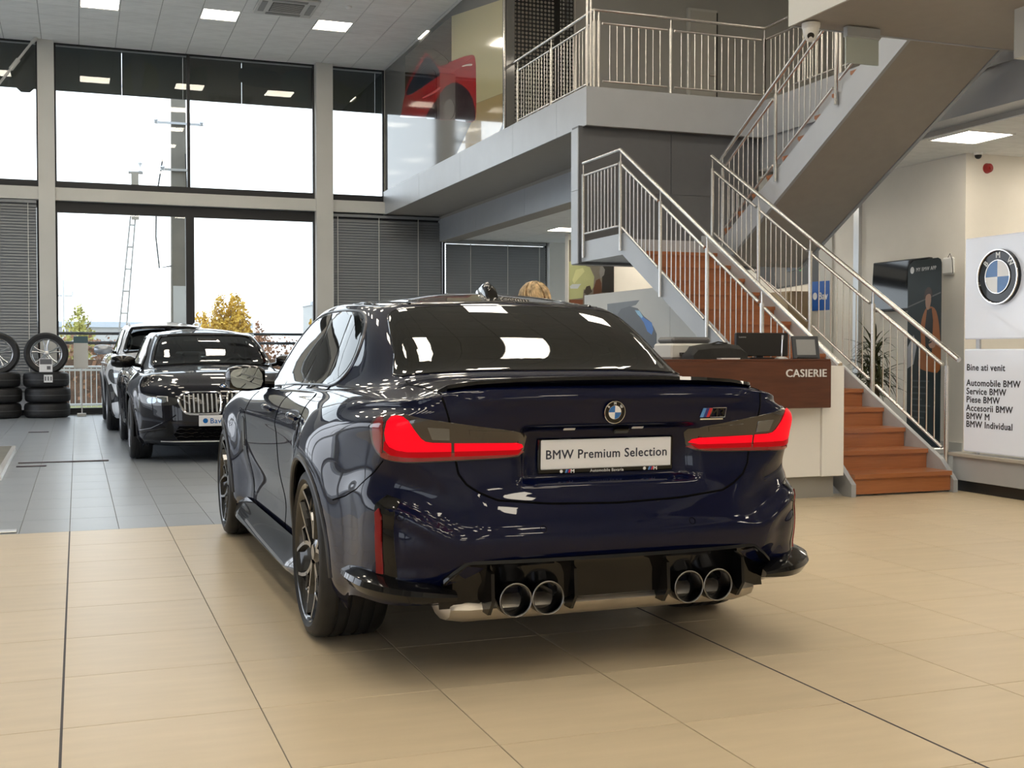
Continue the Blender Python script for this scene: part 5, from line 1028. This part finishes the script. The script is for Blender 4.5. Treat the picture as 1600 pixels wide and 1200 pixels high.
# ------------------------------------------------------------------ background cars, nose towards the camera
M_cglass = glassmat('car_glass', (.42,.46,.44), 1.6); M_seat = mat('seat_leather', (.02,.02,.022), .5); M_ivory = mat('badge_ivory', (.6,.6,.62), .3)
def suvmap(V):
    z = V[:,2]; V[:,2] = np.where(z < .3, z*1.15, .345+(z-.3)*1.135); V[:,0] *= 1.0
    y = V[:,1]; V[:,1] = np.where(y < 3.4, y, 3.4+(y-3.4)*.88)     # shorter nose
    top = sstep(1.05,1.35,V[:,2]); V[:,1] -= top*.08
    blunt = sstep(3.95,4.5,V[:,1]); V[:,2] += blunt*.14*sstep(.55,.95,V[:,2])
    return V
def front_car(loc, label, paint, suv=False):
    car = thing('suv_car' if suv else 'saloon_car', label, 'car', loc, math.pi)
    R = .375 if suv else .335; Ra = .415 if suv else .372; wy = (.90,3.66) if suv else (.97,3.827)
    zf = (lambda z: .345+(z-.3)*1.135) if suv else (lambda z: z)
    ws = [(-.62,3.55,.99),(-.3,3.62,1.005),(0,3.63,1.01),(.3,3.62,1.005),(.62,3.55,.99),(.60,3.25,1.14),(.52,2.88,1.31),(.42,2.84,1.33),(0,2.87,1.345),(-.42,2.84,1.33),(-.52,2.88,1.31),(-.60,3.25,1.14)]
    rwn = [(-.58,.70,1.08),(.58,.70,1.08),(.52,1.05,1.26),(.45,1.17,1.33),(-.45,1.17,1.33),(-.52,1.05,1.26)]
    sd = [(3.04,.975),(1.45,1.008),(1.40,1.08),(1.47,1.30),(2.05,1.33),(2.45,1.315),(2.70,1.235)]
    if suv:
        ws = [(x,y-.06,zf(z)) for x,y,z in ws]; rwn = [(x,y,zf(z)) for x,y,z in rwn]; sd = [(y,zf(z)) for y,z in sd]
    dw = Vector((0,-.78,-.62)); 
    b = Body(sedan_net(), 7, 6, [(wy[0],R,.03),(wy[1],R,.03)], Ra, None, suvmap if suv else None)
    # cut the window openings out of the shell
    def inside(poly, P):
        x, y = P[:,0], P[:,1]; r = np.zeros(len(P), bool); j = len(poly)-1
        for i in range(len(poly)):
            xi, yi = poly[i]; xj, yj = poly[j]; c = ((yi > y) != (yj > y)) & (x < (xj-xi)*(y-yi)/((yj-yi) or 1e-9)+xi); r ^= c; j = i
        return r
    C = b.V[b.F].mean(1); keep = np.ones(len(b.F), bool); openings = [(ws,dw,1),(rwn,Vector((0,.75,-.66)),1)]+[([(s*.7,y,z) for y,z in sd], Vector((-s,0,0)), s) for s in (1,-1)]
    for pts,d,s in openings:
        d = d.normalized(); u = d.cross(Vector((0,0,1))).normalized(); v = u.cross(d).normalized()
        q = [(Vector(p).dot(u), Vector(p).dot(v)) for p in pts]; P = np.stack([C@np.array(u), C@np.array(v)],1)
        fn = b.N[b.F].mean(1)@np.array(d) < -.15; keep &= ~(inside(q,P)&fn&(C[:,2] > (.95 if not suv else 1.08)))
    me = pymesh('body', b.V, b.F[keep].tolist(), None, True); link('body', me, car, paint)
    b.patch('windscreen', spl(ws,3), dw, .002, M_cglass, car, .06, .003); b.patch('rear_window', rwn, (0,.75,-.66), .002, M_cglass, car, .08, .003)
    b.line('windscreen_seal', spl(ws,3), dw, .026 if suv else .016, M_gloss, car, closed=True)
    fd = Vector((0,-1,0))
    for s in (1,-1):
        d = Vector((-s,0,0)); sp = [(s*.7,y,z) for y,z in sd]
        b.patch('side_window', spl(sp,2), d, .002, M_cglass, car, .07, .003); b.line('window_trim', spl(sp,2), d, .014, M_gloss, car, closed=True)
        for l in ([(1.36,1.0),(1.27,.80),(1.46,.55),(1.50,.30)], [(2.0,.99),(2.03,.5),(2.03,.30)], [(3.06,.96),(3.13,.55),(3.05,.30)]): b.line('door_gap', [(s*.9,y,zf(z)) for y,z in l], d, .004, M_gap, car, .001)
        for y in (1.35,2.15):
            p, n_ = b.cast(Vector((s*.9,y,zf(.85))), d); MB().tube([p+n_*.005, p+n_*.03+Vector((0,.06,0)), p+n_*.03+Vector((0,.14,0)), p+n_*.005+Vector((0,.20,0))], .012, 6).build('door_handle', paint, car)
        for w_ in wy:
            pts = []
            for k in range(33):
                a = math.radians(-20+k*220/32); yy = w_+(Ra+.006)*math.cos(a); zz = R+(Ra+.006)*math.sin(a); p, n_ = b.cast(Vector((s*.95,yy,max(zz,.2))), d); pts.append((p.x-s*.004,yy,max(zz,.2)))
            MB().tube(pts, .022 if suv else .012, 7).build('arch_lip', M_trimgrey, car); MB().lathe([(Ra,0),(Ra,-s*.36),(.08,-s*.36)], 26, 'x', (s*.875,w_,R), (-.2,3.34)).build('wheel_housing', M_gap, car)
            wheel(car, s*.79, w_, R, .235, s, M_silver if suv else M_rimblk, 5, .25, caliper=False)
        # mirror
        V = []; zc = zf(1.035)
        for (dx,ky,kz) in [(.0,.5,.6),(.05,.92,.95),(.13,1.05,1.05),(.20,1.0,1.0),(.25,.7,.75),(.265,.35,.4)]:
            for q in range(12):
                a = 2*math.pi*q/12; c_, s_ = math.cos(a), math.sin(a); V.append((s*(.80+dx), 2.95+.085*ky*np.sign(c_)*abs(c_)**.7, zc+.07*kz*np.sign(s_)*abs(s_)**.7))
        mm = MB().add(V, [(i*12+j,i*12+(j+1)%12,(i+1)*12+(j+1)%12,(i+1)*12+j) for i in range(5) for j in range(12)]+[tuple(range(12)),tuple(range(60,72))], True).build('door_mirror', mat('mirror_shell', (.35,.38,.42), .25, .6, .5) if suv else M_gloss, car)
        MB().tube([(s*.74,2.93,zc-.05),(s*.83,2.95,zc-.03)], .022, 7).build('mirror_foot', M_gloss, mm)
        # headlamp
        hd_ = Vector((-s*.42,-.9,-.1)); hz = .16 if suv else 0; ky = -.42 if suv else 0
        hl = [(.46,4.6,.605),(.47,4.6,.665),(.62,4.55,.690),(.78,4.4,.712),(.845,4.25,.715),(.85,4.25,.68),(.80,4.35,.625),(.64,4.5,.590)]
        if suv: hl = [(.50,4.2,.70),(.52,4.2,.80),(.70,4.1,.86),(.84,3.95,.885),(.86,3.9,.80),(.80,4.0,.70),(.66,4.1,.66)]
        h = b.patch('headlamp', S(spl(hl,3),s), hd_, .004, M_lampd, car, .03, .01)
        zz = .80 if suv else .655
        for (xa,xb) in ((.53,.62),(.66,.76)):
            ya = 4.1 if suv else 4.5
            b.patch('light_unit', S(spl([(xa,ya,zz-.035),(xb,ya,zz-.03),(xb+.01,ya,zz+.02),(xa,ya,zz+.015)],3),s), hd_, .007, M_lampb, h, .02, .004)
            b.line('light_strip', S([(xa-.02,ya,zz-.03),(xa-.01,ya,zz+.02),(xb+.025,ya,zz+.03)],s), hd_, .007, M_wht, h)
        if suv: b.patch('air_curtain', S([(.62,4.1,.42),(.80,4.0,.40),(.85,3.9,.66),(.80,4.0,.68),(.74,4.1,.55)],s), hd_, .003, M_gloss, car, .03, .004)
        # kidney grille half
        kd = [(.035,4.6,.70),(.10,4.6,.722),(.34,4.6,.722),(.43,4.6,.69),(.452,4.6,.65),(.41,4.6,.55),(.34,4.6,.508),(.10,4.6,.508),(.04,4.6,.535)]
        if suv: kd = [(x,y,z+.12) for x,y,z in kd]
        kk = b.patch('kidney_grille', S(spl(kd,3),s), fd, .003, M_gloss, car, .03, .006); b.line('grille_frame', S(spl(kd,3),s), fd, .0125, M_chrome, kk, -.004, closed=True)
        for i in range(8):
            x = .075+.045*i; z0, z1 = (.525,.71) if x < .36 else (.55,.70)
            if suv: z0 += .12; z1 += .12
            b.line('grille_bar', S([(x,4.6,z0),(x+.006,4.6,z1)],s), fd, .009, M_alu, kk, -.004, .04)
        if not suv:
            b.patch('side_intake', S([(.52,4.6,.26),(.78,4.5,.25),(.80,4.5,.30),(.66,4.6,.36),(.52,4.6,.44),(.48,4.6,.36)],s), Vector((-s*.25,-.97,0)), .003, M_gloss, car, .03, .006)
            b.line('bumper_crease', S([(.47,4.6,.50),(.54,4.6,.45),(.72,4.5,.36),(.84,4.35,.33)],s), Vector((-s*.25,-.97,0)), .007, paint, car, -.001)
    if not suv:
        b.patch('lower_intake', [(-.46,4.6,.245),(.46,4.6,.245),(.50,4.6,.30),(.45,4.6,.385),(-.45,4.6,.385),(-.50,4.6,.30)], fd, .003, M_gap, car, .04, .006)
        for j in range(3):
            for i in range(9): b.line('intake_mesh', [(-.42+.1*i+(.05 if j % 2 else 0),4.6,.27+.038*j),(-.37+.1*i+(.05 if j % 2 else 0),4.6,.285+.038*j),(-.32+.1*i+(.05 if j % 2 else 0),4.6,.27+.038*j)], fd, .004, M_gloss, car, -.004, .05, 5)
        b.line('chin_lip', [(-.62,4.6,.228),(0,4.6,.225),(.62,4.6,.228)], fd, .007, M_alu, car, -.004, .08)
        p, n_ = b.cast(Vector((0,4.7,.44)), fd); pl = MB().box(-.26,.26,-.055,.055,0,.008,.003).build('number_plate', M_plate, car); pl.matrix_local = frame((0,p.y+.02,.44), (-1,0,0), (0,0,1))
        text('lettering', 'Bavaria', .075, M_blue, pl, Matrix.Translation((-.15,-.027,.0085)), .0008, 'LEFT', 1., .001); polyflat('mark', circ(0,0,.026,16), Matrix.Translation((-.195,0,.0082)), .0008, M_blue, pl)
        p, n_ = b.cast(Vector((0,4.62,.9)), Vector((0,-.5,-.86))); rd = b.cast(Vector((0,4.50,.9)), Vector((0,-.3,-.95)))
        q_, n2 = b.cast(Vector((0,4.58,.79)), Vector((0,-.8,-.6))); x_ = Vector((-1,0,0)); y_ = n2.cross(x_); roundel(car, frame(tuple(q_+n2*.002), tuple(x_), tuple(y_)), .038, .006, False)
    else:
        for s in (1,-1):
            pts = []
            for k in range(11):
                f = k/10; p, n_ = b.cast(Vector((s*.53,lerp(2.55,1.2,f),3)), Vector((0,0,-1))); pts.append(p+Vector((0,0,.0+.05*math.sin(math.pi*min(1,max(.0,f))**.8)**.4)))
            MB().tube(pts, .016, 7).build('roof_rail', M_alu, car)
        b.patch('lower_intake', [(-.5,4.2,.36),(.5,4.2,.36),(.46,4.2,.50),(-.46,4.2,.50)], fd, .003, M_gap, car, .05, .006)
    # cabin: floor, seats, wheel, mirror
    dz = .13 if suv else 0
    box('cabin_floor', -.74,.74,.75,3.6,.24+dz,.40+dz, M_carpet, car); box('dashboard', -.70,.70,3.10,3.55,.40+dz,.95+dz, M_carpet, car, .04); box('rear_shelf', -.62,.62,.72,1.05,.8+dz,.99+dz, M_carpet, car)
    for x in (-.36,.36):
        sb = MB().box(x-.24,x+.24,1.75,2.30,.40+dz,.60+dz,.05).build('seat', M_seat, car); bk = MB().box(x-.22,x+.22,-.06,.06,0,.62,.05).build('seat_back', M_seat, sb); bk.location = (0,1.72,.52+dz); bk.rotation_euler = (.25,0,0)
        hr = MB().box(x-.13,x+.13,-.05,.05,0,.19,.045).build('headrest', M_seat, sb); hr.location = (0,1.52,1.10+dz)
    sb = MB().box(-.62,.62,.98,1.4,.40+dz,.58+dz,.05).build('rear_bench', M_seat, car); box('bench_back', -.62,.62,.92,1.05,.55+dz,1.0+dz, M_seat, sb, .05)
    for x in (-.38,0,.38): box('headrest', x-.12,x+.12,.92,1.0,1.0+dz,1.14+dz, M_seat, sb, .03)
    c = Vector((-.36,2.88,.92+dz)); MB().tube([tuple(c+Vector((.18*math.cos(q),-.08*math.sin(q),.16*math.sin(q)))) for q in [2*math.pi*i/20 for i in range(20)]], .014, 6, closed=True).build('steering_wheel', M_seat, car); MB().box(-.11,.11,3.0,3.03,1.24+dz,1.30+dz,.01).build('rear_view_mirror', M_black, car)
    box('underbody', -.48,.48,.5,4.2,.16+dz*.4,.32+dz, M_gap, car)
    return car
front_car((1.42,17.10,0), 'black saloon facing the camera with chrome kidney grille, parked behind', M_paintk)
front_car((1.30,21.85,0), 'white SUV parked behind the black saloon near the windows', M_paintw, True)
# ------------------------------------------------------------------ person standing beyond the car (only the top of the head shows over the roof)
def skin_body(name, joints, edges, m, parent, lev=2):
    me = bpy.data.meshes.new(name); me.from_pydata([j[0] for j in joints], edges, []); o = link(name, me, parent)
    md = o.modifiers.new('skin','SKIN'); md.use_smooth_shade = True
    for i,j in enumerate(joints):
        v = me.skin_vertices[0].data[i]; v.radius = j[1] if isinstance(j[1],tuple) else (j[1],j[1]); v.use_root = (i == 0)
    sb = o.modifiers.new('sub','SUBSURF'); sb.levels = sb.render_levels = lev; me.materials.append(m); return o
ps = thing('person', 'person with short blond hair standing beyond the navy saloon, facing right', 'person', (3.02,7.75,0), -math.pi/2-.35)
M_skin = mat('skin', (.50,.28,.20), .5); M_cloth = mat('navy_jumper', (.03,.035,.06), .8, noise=.1); M_trous = mat('dark_trousers', (.02,.02,.025), .8)
# local +y = facing; body pelvis first
J = [((0,0,.86),(.15,.11)),((0,0,1.02),(.125,.095)),((0,.0,1.20),(.155,.105)),((0,-.01,1.33),(.10,.085)),((0,0,1.40),(.05,.05)),((0,.01,1.46),(.052,.055)),
     ((.17,-.01,1.31),.052),((.21,.0,1.08),.043),((.21,.10,.90),.034),((-.17,-.01,1.31),.052),((-.21,.0,1.08),.043),((-.21,.10,.90),.034),
     ((.09,0,.78),(.088,.09)),((.10,.015,.46),.060),((.10,0,.09),.042),((.10,.13,.04),.035),((-.09,0,.78),(.088,.09)),((-.10,.015,.46),.060),((-.10,0,.09),.042),((-.10,.13,.04),.035)]
E_ = [(0,1),(1,2),(2,3),(3,4),(4,5),(3,6),(6,7),(7,8),(3,9),(9,10),(10,11),(0,12),(12,13),(13,14),(14,15),(0,16),(16,17),(17,18),(18,19)]
bd_ = skin_body('body', J, E_, M_cloth, ps)
for s in (1,-1):
    hj = [((s*.21,.10,.91),.030),((s*.21,.13,.86),(.036,.020)),((s*.21,.15,.82),(.036,.018))]; he = [(0,1),(1,2)]
    for k,(dx,L) in enumerate(((-.028,.06),(-.010,.075),(.008,.07),(.025,.055))):
        n0 = len(hj); hj += [((s*.21+dx,.165,.80),.010),((s*.21+dx,.175,.80-L*.6),.009),((s*.21+dx,.168,.80-L),.008)]; he += [(2,n0),(n0,n0+1),(n0+1,n0+2)]
    n0 = len(hj); hj += [((s*.175,.155,.85),.011),((s*.165,.175,.82),.010)]; he += [(1,n0),(n0,n0+1)]
    skin_body('hand', hj, he, M_skin, ps, 1)
# head with face
V = []; NZ = 14; NA = 20
for i in range(NZ+1):
    f = i/NZ; ph = math.pi*f; z = 1.505-.115*math.cos(ph); r = math.sin(ph)
    for j in range(NA):
        a = 2*math.pi*j/NA; x = .074*r*math.cos(a)*(1-.18*max(0,.35-f)); y = .095*r*math.sin(a)
        if math.sin(a) > .4 and f < .3: y *= 1.05
        if math.sin(a) > .93 and .36 < f < .52: y += .018*(1-abs(f-.42)*8)
        if math.sin(a) > .5 and .5 < f < .6 and .2 < abs(math.cos(a)) < .6: y -= .008
        V.append((x,y+.015,z))
hd2 = MB().add(V, [(i*NA+j,i*NA+(j+1)%NA,(i+1)*NA+(j+1)%NA,(i+1)*NA+j) for i in range(NZ) for j in range(NA)], True).build('head', M_skin, ps)
for s in (1,-1):
    MB().lathe([(0,-.011),(.006,-.009),(.011,0),(.006,.009),(0,.011)], 10, 'z', (s*.030,.095,1.512)).build('eye', M_wht, hd2); MB().lathe([(0,-.022),(.012,-.015),(.016,0),(.012,.015),(0,.022)], 8, 'z', (s*.076,.01,1.50)).build('ear', M_skin, hd2)
MB().tube([(-.022,.102,1.452),(0,.108,1.450),(.022,.102,1.452)], .006, 6).build('mouth', mat('lips', (.42,.14,.13), .5), hd2)
M_hair = mat('blond_hair', (.34,.22,.11), .55, noise=.5, nscale=18, stretch=(6,1,6)); hrnd = random.Random(5); hm = MB(); V = []
for i in range(11):
    f = i/10; ph = math.pi*(.02+.66*f); z = 1.515+.122*math.cos(ph); r = math.sin(ph)
    for j in range(NA):
        a = 2*math.pi*j/NA; k_ = 1+.05*math.sin(5*a+3*f); fr = max(0,math.sin(a)); zz = z+(.055*fr*max(0,f-.45)*3 if True else 0)
        V.append((.088*r*math.cos(a)*k_, (.108*r*math.sin(a))*k_*(1-.12*fr*f)+.008, zz))
hr_ = hm.add(V, [(i*NA+j,i*NA+(j+1)%NA,(i+1)*NA+(j+1)%NA,(i+1)*NA+j) for i in range(10) for j in range(NA)], True)
hair = hr_.build('hair', M_hair, ps)
strands = MB()
for i in range(70):
    a = hrnd.uniform(0,6.28); f0 = hrnd.uniform(.02,.25); pts = []
    for k in range(5):
        ph = math.pi*(f0+.11*k); r = math.sin(ph); pts.append((.091*r*math.cos(a+.08*k), .111*r*math.sin(a+.08*k)+.008, 1.517+.124*math.cos(ph)))
    strands.tube(pts, [.006,.008,.008,.007,.003], 5)
st_ = strands.build('hair_strands', mat('blond_strand', (.52,.38,.22), .5, noise=.6, nscale=25), ps); st_['kind'] = 'stuff'
